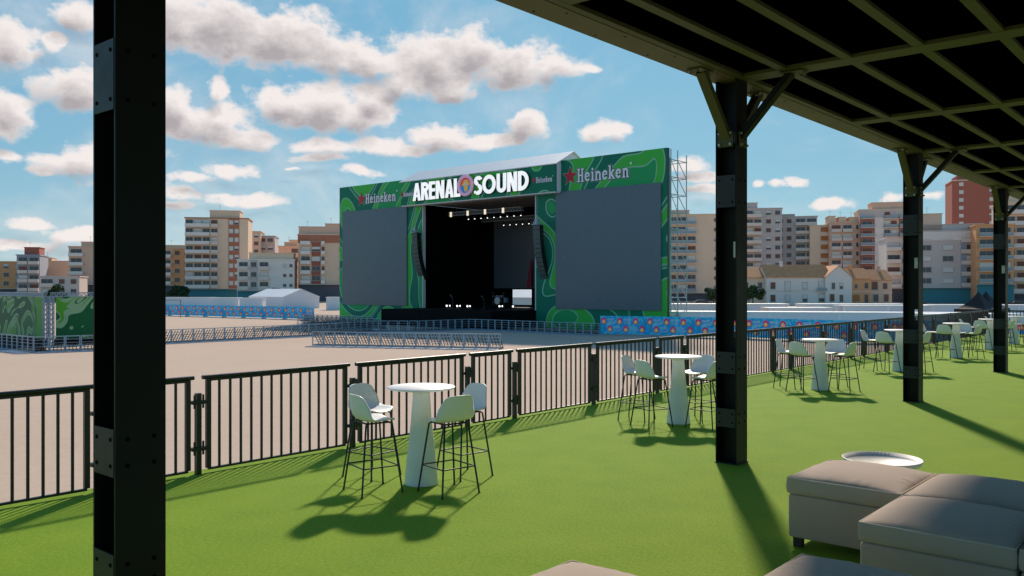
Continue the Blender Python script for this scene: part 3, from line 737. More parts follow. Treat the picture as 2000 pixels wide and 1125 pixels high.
for k, (px, u) in enumerate(((872.5, 93), (878.5, 94), (893, 93), (898.5, 94), (913, 93), (918, 94), (975.5, 96), (981, 97), (1002, 96))):
    a = (px - 1000) / F; v = u * (SN - CS * a) / (SN * a + CS)
    t = thing('floor_lamp', SW(u, v, FZ), ROT, '%s white floor lamp from the left along the dark stage' % ORD[k], 'stage lamp', 'lit lamps on the stage floor')
    b = MB(); b.span(-.1, .2, -.2, .2, .002, .1); b.bar((.05, -.24, .05), (.05, -.24, .42), .04, .04); b.bar((.05, .24, .05), (.05, .24, .42), .04, .04); b.build('yoke', M['speaker'], t)
    rr = .15 if k in (0, 2, 4, 6, 8) else .10
    b = MB(); b.lathe([(0, .22), (.6 * rr, .25), (rr, .40), (.6 * rr, .40 + .5 * rr), (0, .42 + .6 * rr)], 12, smooth=True); b.build('head', M['lamp_w'], t)

MB.K = 1.0
# ------------------------------------------------------------------ crowd barriers
BL, BH = .93, 1.1
def barrier_meshes():
    f = MB()
    for x in (.03, BL - .03): f.span(x - .03, x + .03, -.03, .03, .02, BH)
    f.span(.061, BL - .061, -.03, .03, BH - .06, BH); f.span(.061, BL - .061, -.03, .03, .03, .09)
    for z in (.38, .62, .84): f.span(.061, BL - .061, -.012, .012, z - .012, z + .012)
    p = MB(); p.span(0.01, BL - .01, -1.15, -.032, .004, .022); p.span(.01, BL - .01, -1.15, -1.13, .022, .045)
    r = MB()
    for x in (.10, .36, .58, BL - .10): r.bar((x, .05, BH - .12), (x, .95, .05), .04, .04); r.bar((x, .04, .05), (x, 1.0, .05), .05, .05)
    for t in (.16, .36, .58, .78): r.bar((.10, .05 + .9 * t, BH - .12 - .93 * t), (BL - .10, .05 + .9 * t, BH - .12 - .93 * t), .035, .035)
    r.span(.02, BL - .02, .06, 1.0, .10, .125)
    return f.mesh('frame', M['galv']), p.mesh('floor_plate', M['plate']), r.mesh('rear_brace', M['mesh_dark'])
BM = barrier_meshes()
def barrier_row(pts, label, group, flip=False):
    for (a, c) in zip(pts, pts[1:]):
        a, c = Vector(a), Vector(c); d = c - a; n = max(1, round(d.length / BL)); ang = math.atan2(d.y, d.x); s = d.length / n
        for k in range(n):
            p = a + d * k / n
            if flip: p = a + d * (k + 1) / n
            o = thing('crowd_barrier', (p.x, p.y, GZ), ang + (PI if flip else 0), label, 'barrier', group)
            for me in BM: put(me.name, me, o)
barrier_row([(-15.2, 65.0), (-.79, 61.4)], 'galvanised crowd barrier in the short straight row standing alone on the sand', 'barriers of the short free-standing row')
barrier_row([(-29.0, 66.0), (-18.5, 77.7), (-13.5, 86.3), (-9.4, 86.3)], 'galvanised crowd barrier in the long row left of the stage front', 'barriers of the long row left of the stage front')
barrier_row([(-9.4, 86.3), (-4.6, 91.2), (8.2, 80.0)], 'galvanised crowd barrier in the shaded angled row right before the stage platform', 'barriers of the shaded row before the platform')
barrier_row([(-42.5, 66.4), (-32.5, 58.0), (-27.0, 62.0)], 'galvanised crowd barrier round the green box of contour screens', 'barriers round the contour screens')
barrier_row([(-26.3, 108), (-16.3, 99.5)], 'galvanised crowd barrier in the row under the left stage wing', 'barriers under the left stage wing')
barrier_row([(-24.6, 98), (-14.2, 92.5)], 'galvanised crowd barrier in the second row behind the long one', 'barriers of the second row')

# ------------------------------------------------------------------ printed banner fences
def banner(pts, step, h, label, group, texts=True, rs=.27):
    idx = 0
    for (a, c) in zip(pts, pts[1:]):
        a, c = Vector(a), Vector(c); d = c - a; n = max(1, round(d.length / step)); ang = math.atan2(d.y, d.x); s = d.length / n
        for k in range(n):
            p = a + d * k / n; idx += 1
            o = thing('banner_fence', (p.x, p.y, GZ), ang, label, 'banner fence', group)
            b = MB(); b.span(.01, s - .01, -.012, .012, .12, h); b.build('banner', M['water'], o)
            b = MB(); b.span(-.02, .02, .02, .06, .01, h + .02); b.span(s - .05, s - .01, .02, .06, .01, h + .02); b.span(.021, s - .051, .025, .055, .2, .24)
            b.span(-.2, .3, -.15, .35, .005, .11); b.build('frame', M['galv'], o)
            if not texts: continue
            fn = lambda x, y, dd: Vector((x, -.012 - dd, y))
            b = MB(); pitch = 1.55; m = int((s + .3) / pitch)
            rr = []
            for row, z in ((0, h * .74), (1, h * .34)):
                for q in range(m + 1):
                    x = .35 + q * pitch + (.6 if row else 0)
                    if x + .2 > s: continue
                    rr.append((x, z))
                    if x + 1.15 < s:
                        layout(b, 'ARENAL', x + .36, .22, .10, lambda X, Y, D, z=z: fn(X, z + .02 + Y, D), .0, .006, 0, .74)
                        layout(b, 'SOUND', x + .42, .22, .10, lambda X, Y, D, z=z: fn(X, z - .27 + Y, D), .0, .006, 0, .70)
            b.build('lettering', M['txt_white'], o)
            for (x, z) in rr:
                e = MB()
                e.prism([(.27 * math.cos(t * PI / 8), .32 * math.sin(t * PI / 8)) for t in range(16)], lambda X, Y, D: fn(X, Y, D), 0, .012, 0)
                e.prism([(.19 * math.cos(t * PI / 8), .24 * math.sin(t * PI / 8)) for t in range(0, 9)], lambda X, Y, D: fn(X, Y, D), .012, .022, 1)
                e.prism([(.18 * math.cos(t * PI / 8), .24 * math.sin(t * PI / 8)) for t in range(8, 17)], lambda X, Y, D: fn(X, Y, D), .012, .022, 2)
                e.prism([(.085 * math.cos(t * PI / 6), .03 + .10 * math.sin(t * PI / 6)) for t in range(12)], lambda X, Y, D: fn(X, Y, D), .022, .03, 3)
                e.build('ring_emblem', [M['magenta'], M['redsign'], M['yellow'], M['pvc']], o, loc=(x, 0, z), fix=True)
banner([(8.3, 80.2), (20.3, 74.3), (27, 68.2), (53, 66.2)], 3.9, 1.80, 'blue printed banner panel with pink rings, in the fence right of the stage', 'blue banner panels right of the stage')
banner([(-62, 141), (-28.6, 118.6)], 4.4, 1.76, 'blue printed banner panel with pink rings, in the fence left of the stage', 'blue banner panels left of the stage')
banner([(-28.6, 118.6), (-26.6, 114.6)], 4.4, 1.76, 'pale blue banner panel turned back at the end of the left fence', None)

# ------------------------------------------------------------------ white tents and cabins
def cabin(x, y, l, w, h, rz, label, seams=True, group=None):
    t = thing('cabin', (x, y, GZ), rz, label, 'cabin', group)
    b = MB(); b.span(0, l, 0, w, .01, h - .12); wl = b.build('wall', M['pvc_wall'], t)
    b = MB(); b.span(-.1, l + .1, -.12, w + .1, h - .118, h); b.build('roof', M['pvc'], t)
    if seams:
        n = max(2, int(l / 6))
        for k in range(n + 1): b = MB(); b.span(k * (l - .3) / n, k * (l - .3) / n + .3, -.06, -.004, .02, h - .125); b.build('pilaster', M['pvc'], t)
def gable_tent(o, ang, l, w, hw, hr, label):
    t = thing('marquee', (o[0], o[1], GZ), ang, label, 'tent')
    b = MB(); b.span(0, l, 0, w, .01, hw); b.build('wall', M['pvc_wall'], t)
    b = MB(); b.prism([(.01, hw), (w - .01, hw), (w / 2, hr - .06)], lambda x, y, d: Vector((d, x, y)), 0.0, l); b.build('gable', M['pvc_wall'], t)
    b = MB()
    for sgn in (0, 1):
        q = [Vector((-.1, -.15 if not sgn else w + .15, hw - .04)), Vector((l + .1, -.15 if not sgn else w + .15, hw - .04)), Vector((l + .1, w / 2, hr)), Vector((-.1, w / 2, hr))]
        b.add(q + [p + Vector((0, 0, .07)) for p in q], [(0, 1, 2, 3), (4, 5, 6, 7), (0, 1, 5, 4), (1, 2, 6, 5), (2, 3, 7, 6), (3, 0, 4, 7)])
    b.build('roof', M['pvc'], t)
# the long side runs along the stage's own direction
vx = Vector((-CS, SN, 0)); 
p = Vector((-48.2, 180, 0)) + vx * 13
gable_tent((p.x, p.y), math.atan2(-vx.y, -vx.x), 13.0, 9.2, 2.5, 4.15, 'white gabled marquee left of the stage, behind the blue banners')
cabin(*at(408, 176)[:2], 6.0, 2.5, 2.45, 0, 'low white cabin left of the marquee, the farther left of two', False); cabin(*at(468, 172)[:2], 4.6, 2.5, 2.4, 0, 'low white cabin directly left of the marquee', False)
cabin(*at(637, 170)[:2], 3.2, 2.5, 2.6, 0, 'small white cabin between the marquee and the stage', False)
cabin(*at(280, 190)[:2], 15.5, 2.0, 2.35, R(-1), 'long low white cabin beyond the blue banners beside the leftmost column', True)
p = W(112, 108); gable_tent((p.x, p.y), ROT - PI / 2 , 18, 12, 2.75, 5.4, 'white tent seen through the opening at the back of the stage')
cabin(12.5, 87, 33, 2.4, 2.05, R(-11), 'long low white cabin nearest behind the blue banners, right of the stage')
cabin(29.5, 98, 7.6, 2.4, 2.15, R(6), 'short white cabin in the middle row behind the long front one')
cabin(37.8, 97.6, 10.5, 2.4, 2.42, R(1), 'white cabin at the right end of the middle row')
cabin(17, 116, 21, 3, 2.25, R(3), 'pale white cabin in the back row, next to the scaffolding')
cabin(40.5, 119, 14.5, 3, 2.2, R(0), 'white cabin in the back row in front of the white house')
cabin(55, 115, 32, 3, 2.15, R(-3), 'long white cabin behind the black tents at the right')
cabin(37.6, 77.5, 9.5, 2.4, 2.05, R(6), 'white cabin with a flat roof close behind the railing, right of the third column')
# black peaked tents
def popup(x, y, s, label, rz):
    t = thing('popup_tent', (x, y, GZ), rz, label, 'tent', 'black peaked tents')
    b = MB(); n = 10; h0, h1 = 2.15, 4.0; rings = []
    for k in range(n + 1):
        q = k / n; r = (1 - q) * s / 2; z = h0 + (h1 - h0) * (q ** 1.75 * .82 + q * .18); rings.append((max(r, .03), z))
    vs = [Vector((sx * r, sy * r, z)) for r, z in rings for sx, sy in ((-1, -1), (1, -1), (1, 1), (-1, 1))]
    b.add(vs, [(4 * i + j, 4 * i + (j + 1) % 4, 4 * i + 4 + (j + 1) % 4, 4 * i + 4 + j) for i in range(n) for j in range(4)] + [tuple(range(4 * n, 4 * n + 4))])
    b.build('roof', M['black_cloth'], t)
    b = MB(); h = s / 2
    for (x0, x1, y0, y1) in ((-h, h, -h - .01, -h + .01), (-h, h, h - .01, h + .01), (-h - .01, -h + .01, -h + .011, h - .011), (h - .01, h + .01, -h + .011, h - .011)): b.span(x0, x1, y0, y1, h0 - .34, h0 - .003)
    b.build('valance', M['black_cloth'], t)
    b = MB(); b.span(-h + .1, h - .1, h - .14, h - .10, .02, h0 - .36); b.span(-h + .1, -h + .14, -h + .1, h - .15, .02, h0 - .36); b.span(-h + .145, h - .1, -h + .10, -h + .14, .02, h0 - .36); b.build('wall', M['black_cloth'], t)
    for sx in (-1, 1):
        for sy in (-1, 1): b = MB(); b.span(sx * (h - .04) - .03, sx * (h - .04) + .03, sy * (h - .04) - .03, sy * (h - .04) + .03, .005, h0 - .35); b.build('leg', M['truss_dark'], t)
popup(at(1911.5, 92).x, 92, 3.5, 'black peaked tent on the left of the pair behind the last column', R(35))
popup(at(1926, 96).x, 96, 3.5, 'black peaked tent on the right of the pair, mostly behind the last column', R(35))

# ------------------------------------------------------------------ contour screens in a truss frame at far left
P0 = Vector((-35.6, 65.4, GZ)); 
def led_wall(p, ang, l, m, label):
    t = thing('screen_wall', p, ang, label, 'screen wall', 'green contour screens in a truss box')
    b = MB(); b.span(.35, l - .3, -.06, .06, .45, 3.72); sc = b.build('screen', m, t)
    b = MB(); truss(b, (.0, 0, 3.9), (l, 0, 3.9), .28, 0, .028); truss(b, (0, 0, .02), (0, 0, 3.75), .28, 0, .03); truss(b, (l, 0, .02), (l, 0, 3.75), .28, 0, .03); b.build('truss', M['galv'], t)
    b = MB(); b.span(.35, l - .35, .2, .5, .02, .44); b.build('plinth', M['stage_black'], t)
led_wall(P0 + Vector((SN * .3, CS * .3, 0)), ROT, 5.2, M['topo2'], 'green contour screen on the right face of the truss box, next to the leftmost column')
pl = P0 + vx * 12.6
led_wall(pl, math.atan2(-vx.y, -vx.x), 12.3, M['topo3'], 'faded green contour screen on the left face of the truss box, at the left edge')
t = thing('goal_frame', at(310, 128, GZ), 0, 'thin brown pole frame in front of the blue banners beside the leftmost column', 'pole frame')
b = MB(); b.bar((0, 0, 0), (0, 0, 2.6), .09, .09); b.bar((3.3, 0, 0), (3.3, 0, 2.6), .09, .09); b.build('post', mat('brown_pole', (.2, .13, .1), .7), t)
b = MB(); b.bar((.05, 0, 2.6), (3.25, 0, 2.6), .09, .09); b.build('crossbar', bpy.data.materials['brown_pole'], t)
# ------------------------------------------------------------------ the town beyond
FC = {}
def fcol(name, c, var=.10, scale=.15):
    if name not in FC: FC[name] = mat('facade_' + name, c, .8, 0, var, scale, spec=.2)
    return FC[name]
cream, beige, white_, grey_, orange_, salmon, brick = (fcol('cream', (.80, .57, .40)), fcol('beige', (.72, .51, .37)), fcol('white', (.82, .70, .62)),
    fcol('grey', (.60, .50, .45)), fcol('orange', (.74, .36, .17)), fcol('salmon', (.76, .47, .33)), fcol('brick', (.40, .13, .09)))
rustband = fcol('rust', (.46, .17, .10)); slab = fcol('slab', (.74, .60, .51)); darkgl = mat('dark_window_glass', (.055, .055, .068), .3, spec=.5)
winframe = fcol('frame', (.50, .42, .36)); shut_o = fcol('shutter_orange', (.50, .17, .05)); shut_w = fcol('shutter_pale', (.70, .64, .58)); shut_b = fcol('shutter_brown', (.22, .10, .07))
teal = fcol('shopfront_teal', (.06, .22, .26)); shopdark = fcol('shopfront_dark', (.10, .10, .12)); tile = fcol('roof_tile', (.66, .29, .13), .25, .8); rail_gl = mat('balcony_glass', (.22, .26, .30), .2, spec=.6)
slabdark = fcol('grey_blue', (.34, .35, .40))
WM = {}
def window_mesh(w, h, kind):
    k = (round(w, 2), round(h, 2), kind)
    if k in WM: return WM[k]
    b = MB(); f = .09
    b.span(-w / 2, w / 2, -.05, .0, 0, h, 0)
    for (x0, x1, z0, z1) in ((-w / 2 - f, -w / 2 - .001, -f, h + f), (w / 2 + .001, w / 2 + f, -f, h + f), (-w / 2, w / 2, -f, -.001), (-w / 2, w / 2, h + .001, h + f)): b.span(x0, x1, -.13, 0, z0, z1, 1)
    b.span(-w / 2 - .15, w / 2 + .15, -.22, -.132, -f - .05, -f + .02, 1)
    if kind == 'blind': b.span(-w / 2 + .01, w / 2 - .01, -.09, -.051, h * .45, h - .01, 2)
    elif kind == 'shut': b.span(-w / 2 + .01, w / 2 - .01, -.09, -.051, .02, h - .01, 2)
    elif kind == 'orange': b.span(-w / 2 + .01, w / 2 - .01, -.10, -.051, .02, h - .01, 3)
    elif kind == 'brown': b.span(-w / 2 + .01, w / 2 - .01, -.10, -.051, .25 * h, h - .01, 4)
    else: b.span(-.03, .03, -.09, -.051, .01, h - .01, 1)
    WM[k] = b.mesh('window', [darkgl, winframe, shut_w, shut_o, shut_b]); return WM[k]
BMc = {}
def balcony_mesh(l, d, kind, m):
    k = (round(l, 1), d, kind, m.name)
    if k in BMc: return BMc[k]
    b = MB(); b.span(-l / 2, l / 2, -d, 0, -.12, .10, 0)
    if kind == 'solid':
        b.span(-l / 2, l / 2, -d, -d + .12, .101, 1.0, 0); b.span(-l / 2, -l / 2 + .1, -d + .121, 0, .101, 1.0, 0); b.span(l / 2 - .1, l / 2, -d + .121, 0, .101, 1.0, 0)
    else:
        b.span(-l / 2, l / 2, -d + .02, -d + .06, .18, .95, 1); b.span(-l / 2, l / 2, -d, -d + .08, .96, 1.04, 0)
        for q in range(int(l / 1.5) + 1): x = -l / 2 + .03 + q * (l - .06) / max(1, int(l / 1.5)); b.span(x - .03, x + .03, -d + .08, -d + .13, .101, .96, 0)
    BMc[k] = b.mesh('balcony', [m, rail_gl]); return BMc[k]
rb = random.Random(5)
def building(px0, px1, ytop, Y, m, zones, label, depth=14.0, turn=0.0, fh=3.05, roofs=(), band=None, parapet=None, ground=None, cat='building'):
    x0, x1 = (px0 - 1000) / F * Y, (px1 - 1000) / F * Y; wd = x1 - x0; H = zat(ytop, Y) - GZ
    face_a = -math.atan2((x0 + x1) / 2, Y) * .6 + turn      # turned part of the way towards the camera
    o = thing('apartment_building' if cat == 'building' else 'town_house', ((x0 + x1) / 2, Y, GZ), face_a, label, cat, None)
    wd /= max(.5, math.cos(face_a)); l = -wd / 2
    b = MB(); b.span(-wd / 2, wd / 2, 0, depth, .0, H); b.build('wall', m, o)
    b = MB(); pm = parapet or m
    b.span(-wd / 2 - .25, wd / 2 + .25, -.25, depth + .2, H + .002, H + .35); b.build('cornice', pm, o)
    nf = int(H / fh); z_base = H - nf * fh
    gh = z_base + fh * (1 if nf > 3 else 0)
    cnt = 0
    for (kind, f0, f1, opt) in zones:
        a, c = l + wd * f0, l + wd * f1; zw = c - a
        col = opt.get('m')
        if col is not None:
            b = MB(); b.span(a, c, -.06, -.003, .5, H - .02); b.build('wall_band', col, o)
        if kind == 'blank': continue
        n = opt.get('n', max(1, round(zw / 3.2)))
        for fl in range(nf):
            z = z_base + fl * fh + .1
            if z < (gh if ground else 2.0): continue
            yo = -.062 if col is not None else -.003
            if kind == 'bal':
                me = balcony_mesh(zw * .96, opt.get('d', 1.3), opt.get('r', 'solid'), opt.get('b', slab))
                ob = put('balcony', me, o, ((a + c) / 2, yo, z))
            for q in range(n):
                if cnt >= 98: break
                ww = opt.get('w', min(3.2, zw / n * .80) if kind == 'bal' else min(1.5, zw / n * .62)); hh = opt.get('h', 2.15 if kind == 'bal' else 1.35)  # balcony glazing made wide and dark, doubling as the shade of the recess
                zz = z + (.12 if kind == 'bal' else .9)
                kd = rb.choice(opt.get('k', ['plain', 'plain', 'plain', 'blind', 'brown'] if kind == 'bal' else ['plain', 'plain', 'blind', 'shut', 'brown']))
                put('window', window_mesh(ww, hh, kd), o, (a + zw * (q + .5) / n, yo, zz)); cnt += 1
    if band is not None: b = MB(); b.span(-wd / 2 - .15, wd / 2 + .15, -.16, -.064, H - fh * .8, H - .01); b.build('attic_band', band, o)
    if ground is not None:
        b = MB(); b.span(-wd / 2 + .2, wd / 2 - .2, -.30, -.07, .3, gh - .35); b.build('shopfront', ground, o)
        b = MB(); b.span(-wd / 2, wd / 2, -1.5, -.07, gh - .33, gh - .18); b.build('awning', slab, o)
    for (f0, f1, h, mm) in roofs:
        b = MB(); b.span(l + wd * f0, l + wd * f1, 1.2, depth * .7, H + .352, H + .35 + h); b.span(l + wd * f0 - .2, l + wd * f1 + .2, 1.0, depth * .7 + .2, H + .352 + h, H + .55 + h); pt = b.build('penthouse', mm, o)
        b = MB(); x = l + wd * (f0 + .3 * (f1 - f0)); b.bar((x, 3, H + h + .56), (x, 3, H + h + 2.6), .06, .06); b.bar((x - .5, 3, H + h + 2.2), (x + .5, 3, H + h + 2.2), .05, .05); b.build('antenna', M['truss_dark'], pt)
    return o
A = dict
# left of the stage
building(-40, 40, 512, 300, orange_, [('bal', 0, .45, A(b=salmon)), ('win', .5, 1, A(n=2))], 'low orange apartment block at the left edge of the skyline', ground=shopdark)
building(36, 74, 499, 292, slabdark, [('bal', .05, .5, A(n=1, b=slab)), ('bal', .52, .98, A(n=1, b=slab))], 'narrow grey apartment block with a red rooftop box, far left', roofs=[(.3, .95, 2.4, brick)], ground=shopdark)
building(74, 141, 511, 310, beige, [('blank', 0, .7, A()), ('win', .82, 1, A(n=1))], 'blank beige gable wall next to the grey block with the red rooftop', roofs=[(.2, .4, 1.0, beige)])
building(84, 150, 541, 262, grey_, [('bal', 0, .35, A()), ('win', .4, 1, A())], 'low grey building in front of the blank beige gable', ground=shopdark)
building(139, 206, 483, 285, salmon, [('bal', .0, .38, A(n=1, b=white_)), ('blank', .4, .75, A()), ('win', .8, 1, A(m=brick, n=1))], 'apartment tower with white balconies directly left of the leftmost column', roofs=[(.3, 1, 1.4, salmon)], ground=shopdark)
building(318, 372, 486, 290, salmon, [('bal', 0, .33, A(n=1, b=white_, d=1.6)), ('win', .36, 1, A(n=2, k=['brown', 'orange', 'plain'], m=orange_))], 'salmon apartment block right of the leftmost column', roofs=[(0, .9, .8, cream)], ground=shopdark)
building(366, 481, 427, 280, cream, [('bal', .0, .40, A(n=3, b=white_, d=1.7)), ('bal', .40, .52, A(n=1, b=slab, d=1.1)), ('blank', .52, .68, A()), ('win', .685, .86, A(n=2, w=1.2, m=rustband, k=['shut', 'shut', 'blind'])), ('blank', .87, 1, A())],
         'tall cream tower with a rust-red window strip, tallest left of the stage', roofs=[(.38, .86, 2.3, cream)], fh=2.85, parapet=rustband, ground=teal)
building(476, 508, 453, 330, beige, [('blank', 0, .4, A()), ('win', .5, 1, A(n=1))], 'beige block right behind the tall cream tower')
building(505, 536, 462, 335, grey_, [('win', .05, .95, A(n=2, w=2.0))], 'small grey block with dark window bands right of the tall cream tower', parapet=slabdark)
building(466, 572, 508, 262, white_, [('bal', .02, .2, A(n=1, r='solid')), ('win', .22, .36, A(n=1, m=grey_)), ('bal', .38, .56, A(n=1)), ('win', .78, 1.0, A(n=2, w=.8, h=.8))], 'low white building with small balconies in front of the cream tower', roofs=[(.2, .98, 1.8, cream)], ground=teal)
building(545, 596, 482, 300, salmon, [('blank', 0, .5, A()), ('win', .45, .75, A(n=1, w=2.2, k=['orange', 'brown'])), ('blank', .8, 1, A())], 'pale salmon block between the white building and the stage', roofs=[(.2, .7, 1.2, salmon)])
building(566, 604, 470, 320, cream, [('win', .1, .9, A(n=2, k=['orange', 'brown', 'plain']))], 'cream block filling the gap behind the pale salmon one', roofs=[(.4, .9, 1.6, salmon)])

building(584, 668, 459, 268, beige, [('bal', .05, .28, A(n=1, b=white_)), ('win', .3, .5, A(n=1, w=2.4, m=brick)), ('bal', .52, .60, A(n=1, b=white_)), ('blank', .6, .9, A()), ('win', .92, 1, A(n=1, w=.9))], 'beige apartment block with a rust cornice immediately left of the stage', roofs=[(.0, .6, 2.2, salmon), (.6, 1, 3.2, salmon)], band=rustband, ground=shopdark)
building(700, 900, 520, 330, beige, [('bal', 0, .4, A()), ('win', .45, 1, A())], 'beige block hidden behind the stage')
# right of the stage
building(1302, 1402, 420, 270, cream, [('bal', .03, .58, A(n=3, r='glass', d=1.5)), ('blank', .6, .85, A()), ('win', .88, 1, A(n=1, w=.8, h=.9))], 'cream apartment block with glass balconies behind the scaffolding', roofs=[(.1, .45, 1.2, beige)], ground=shopdark)
building(1425, 1526, 408, 300, grey_, [('bal', 0, .62, A(n=4, b=slab, d=1.8)), ('win', .66, 1, A(n=2, w=1.6))], 'big grey apartment block with long balconies right of the second column', roofs=[(0, .55, 1.8, grey_)], turn=R(4))
building(1520, 1592, 424, 306, grey_, [('win', 0, .42, A(n=2, w=1.5, k=['plain', 'brown'])), ('bal', .46, 1, A(n=2, r='solid', b=slab, d=1.8, k=['plain']))], 'stepped grey apartment wing with open corner balconies, left of the cream block', roofs=[(0, .45, .7, grey_)], turn=R(-6))
building(1584, 1640, 441, 300, cream, [('blank', 0, .3, A()), ('win', .3, .66, A(n=1, w=2.6, h=1.5, k=['orange'])), ('blank', .7, 1, A())], 'cream apartment gable with bright orange shutters in one column')
building(1622, 1684, 436, 296, salmon, [('bal', .05, .36, A(n=1, b=slab, d=1.2)), ('bal', .38, .68, A(n=1, b=slab, d=1.2)), ('win', .7, 1, A(n=1, k=['plain', 'brown']))], 'sand coloured block with small balconies and an uneven roofline', roofs=[(0, .2, 2.2, cream), (.3, .5, 1.8, cream), (.6, .85, 1.7, cream)])
building(1684, 1772, 410, 290, beige, [('bal', .0, .3, A(n=1, m=brick, r='glass')), ('blank', .3, .48, A(m=white_)), ('bal', .48, .75, A(n=2, m=grey_, r='glass')), ('bal', .78, 1, A(n=1, m=brick, r='glass'))], 'tall brown and white apartment block with railing balconies left of the third column', roofs=[(.25, 1, 2.2, salmon)], band=grey_)
building(1734, 1786, 466, 250, white_, [('bal', 0, .5, A(n=1, b=white_, d=1.6)), ('bal', .52, 1, A(n=1, b=white_, d=1.6))], 'white building with deep balconies just left of the third column', fh=3.6, ground=shopdark)
building(1790, 1916, 452, 235, grey_, [('win', .04, .34, A(n=1, w=2.6, k=['shut', 'plain'])), ('win', .36, .62, A(n=1, w=2.6, k=['shut', 'plain'])), ('bal', .66, .98, A(n=1, w=3.0, r='solid', b=slab, m=slabdark, d=1.0))], 'broad grey-white building with teal shopfronts right of the third column', roofs=[(.02, .98, 1.6, grey_), (.15, .42, 4.6, beige)], ground=teal, band=white_)
building(1866, 1948, 352, 330, brick, [('win', .04, .34, A(n=1, k=['shut'])), ('blank', .35, .6, A()), ('win', .64, .98, A(n=1, k=['shut', 'blind']))], 'red brick tower rising behind the grey-white building', roofs=[(.1, .7, 1.4, brick)], parapet=slab)
building(1912, 1975, 440, 225, orange_, [('bal', .05, .95, A(n=2, b=cream, d=1.5, r='glass'))], 'orange apartment block with cream balconies left of the last column', ground=teal)
building(1968, 2075, 395, 230, cream, [('bal', .02, .4, A(n=2, b=white_)), ('win', .42, 1, A(n=3, k=['plain', 'brown', 'orange']))], 'cream and orange apartment block at the right edge', ground=shopdark, roofs=[(0, .5, 1.8, cream)])
# small houses
def house(px0, px1, yeave, yridge, Y, m, wins, label, turn=0, depth=9, gable=True, chim=.3):
    x0, x1 = (px0 - 1000) / F * Y, (px1 - 1000) / F * Y; wd = x1 - x0; H = zat(yeave, Y) - GZ; RH = zat(yridge, Y + depth / 2) - GZ
    o = thing('town_house', ((x0 + x1) / 2, Y, GZ), turn, label, 'house', None); wd /= math.cos(turn)
    b = MB(); b.span(-wd / 2, wd / 2, 0, depth, 0, H)
    for x in (-wd / 2, wd / 2 - .2): b.prism([(0, H - .01), (depth, H - .01), (depth / 2, RH - .08)], lambda p, q, d, x=x: Vector((x + d, p, q)), 0, .2)
    b.build('wall', m, o)
    b = MB()
    for (ya, yb) in ((-.45, depth / 2), (depth + .45, depth / 2)):
        za = H - .45 * (RH - H) / (depth / 2)
        q = [Vector((-wd / 2 - .2, ya, za)), Vector((wd / 2 + .2, ya, za)), Vector((wd / 2 + .2, yb, RH)), Vector((-wd / 2 - .2, yb, RH))]
        b.add(q + [p + Vector((0, 0, .16)) for p in q], [(0, 1, 2, 3), (4, 5, 6, 7), (0, 1, 5, 4), (1, 2, 6, 5), (2, 3, 7, 6), (3, 0, 4, 7)])
    r = b.build('roof', tile, o)
    b = MB(); xc = -wd / 2 + wd * chim; b.span(xc - .4, xc + .4, depth * .4, depth * .4 + .7, RH - 1.0, RH + .9); b.span(xc - .5, xc + .5, depth * .4 - .1, depth * .4 + .8, RH + .902, RH + 1.02); b.build('chimney', m, r)
    b = MB(); b.span(-wd / 2 - .05, wd / 2 + .05, -.12, -.004, H * .48, H * .48 + .2); b.build('string_course', slab, o)
    for (fx, z, w, h, k) in wins: put('window', window_mesh(w, h, k), o, (-wd / 2 + wd * fx, -.003, z))
    return o
house(1425, 1497, 541, 524, 222, cream, [(.45, 4.3, 1.0, 1.5, 'plain'), (.82, 4.3, 1.0, 1.5, 'plain'), (.5, 1.2, 1.0, 1.6, 'brown')], 'cream two-storey house with an orange tiled roof, right of the second column')
o = house(1497, 1622, 540, 518, 220, white_, [(.10, 4.2, 1.2, 1.6, 'brown'), (.33, 3.6, 1.3, 2.5, 'shut'), (.60, 4.2, 1.2, 1.6, 'shut'), (.86, 3.6, 1.4, 2.5, 'shut'), (.10, .9, 1.2, 1.7, 'brown'), (.33, .9, 1.2, 1.7, 'shut'), (.60, .9, 1.2, 1.7, 'blind'), (.86, .9, 1.4, 1.9, 'blind')], 'long white two-storey house with a brown tiled roof')
put('balcony', balcony_mesh(2.4, .9, 'glass', slab), o, (.36 * 16.4, -.003, 3.45))
def gable_house(px0, px1, yeave, yridge, Y, m, wins, label, depth=9.0):
    x0, x1 = (px0 - 1000) / F * Y, (px1 - 1000) / F * Y; wd = x1 - x0; H = zat(yeave, Y) - GZ; RH = zat(yridge, Y) - GZ
    o = thing('town_house', ((x0 + x1) / 2, Y, GZ), 0, label, 'house', None)
    b = MB(); b.prism([(-wd / 2, 0), (wd / 2, 0), (wd / 2, H), (0, RH), (-wd / 2, H)], lambda x, y, d: Vector((x, -d, y)), -depth, 0); b.build('wall', m, o)
    b = MB()
    for sg in (-1, 1):
        q = [Vector((sg * (wd / 2 + .3), -.2, H - .25)), Vector((0, -.2, RH + .02)), Vector((0, depth, RH + .02)), Vector((sg * (wd / 2 + .3), depth, H - .25))]
        b.add(q + [p + Vector((0, 0, .15)) for p in q], [(0, 1, 2, 3), (4, 5, 6, 7), (0, 1, 5, 4), (1, 2, 6, 5), (2, 3, 7, 6), (3, 0, 4, 7)])
    b.build('roof', tile, o)
    for (fx, z, w, h, k) in wins: put('window', window_mesh(w, h, k), o, (-wd / 2 + wd * fx, -.003, z))
gable_house(1612, 1664, 541, 519, 219.2, white_, [(.3, 4.2, .7, 1.5, 'plain'), (.6, 4.2, .7, 1.5, 'blind'), (.25, 1.0, 1.1, 1.8, 'brown'), (.6, .9, .8, 1.7, 'plain')], 'white gable-fronted house at the right end of the long white house')
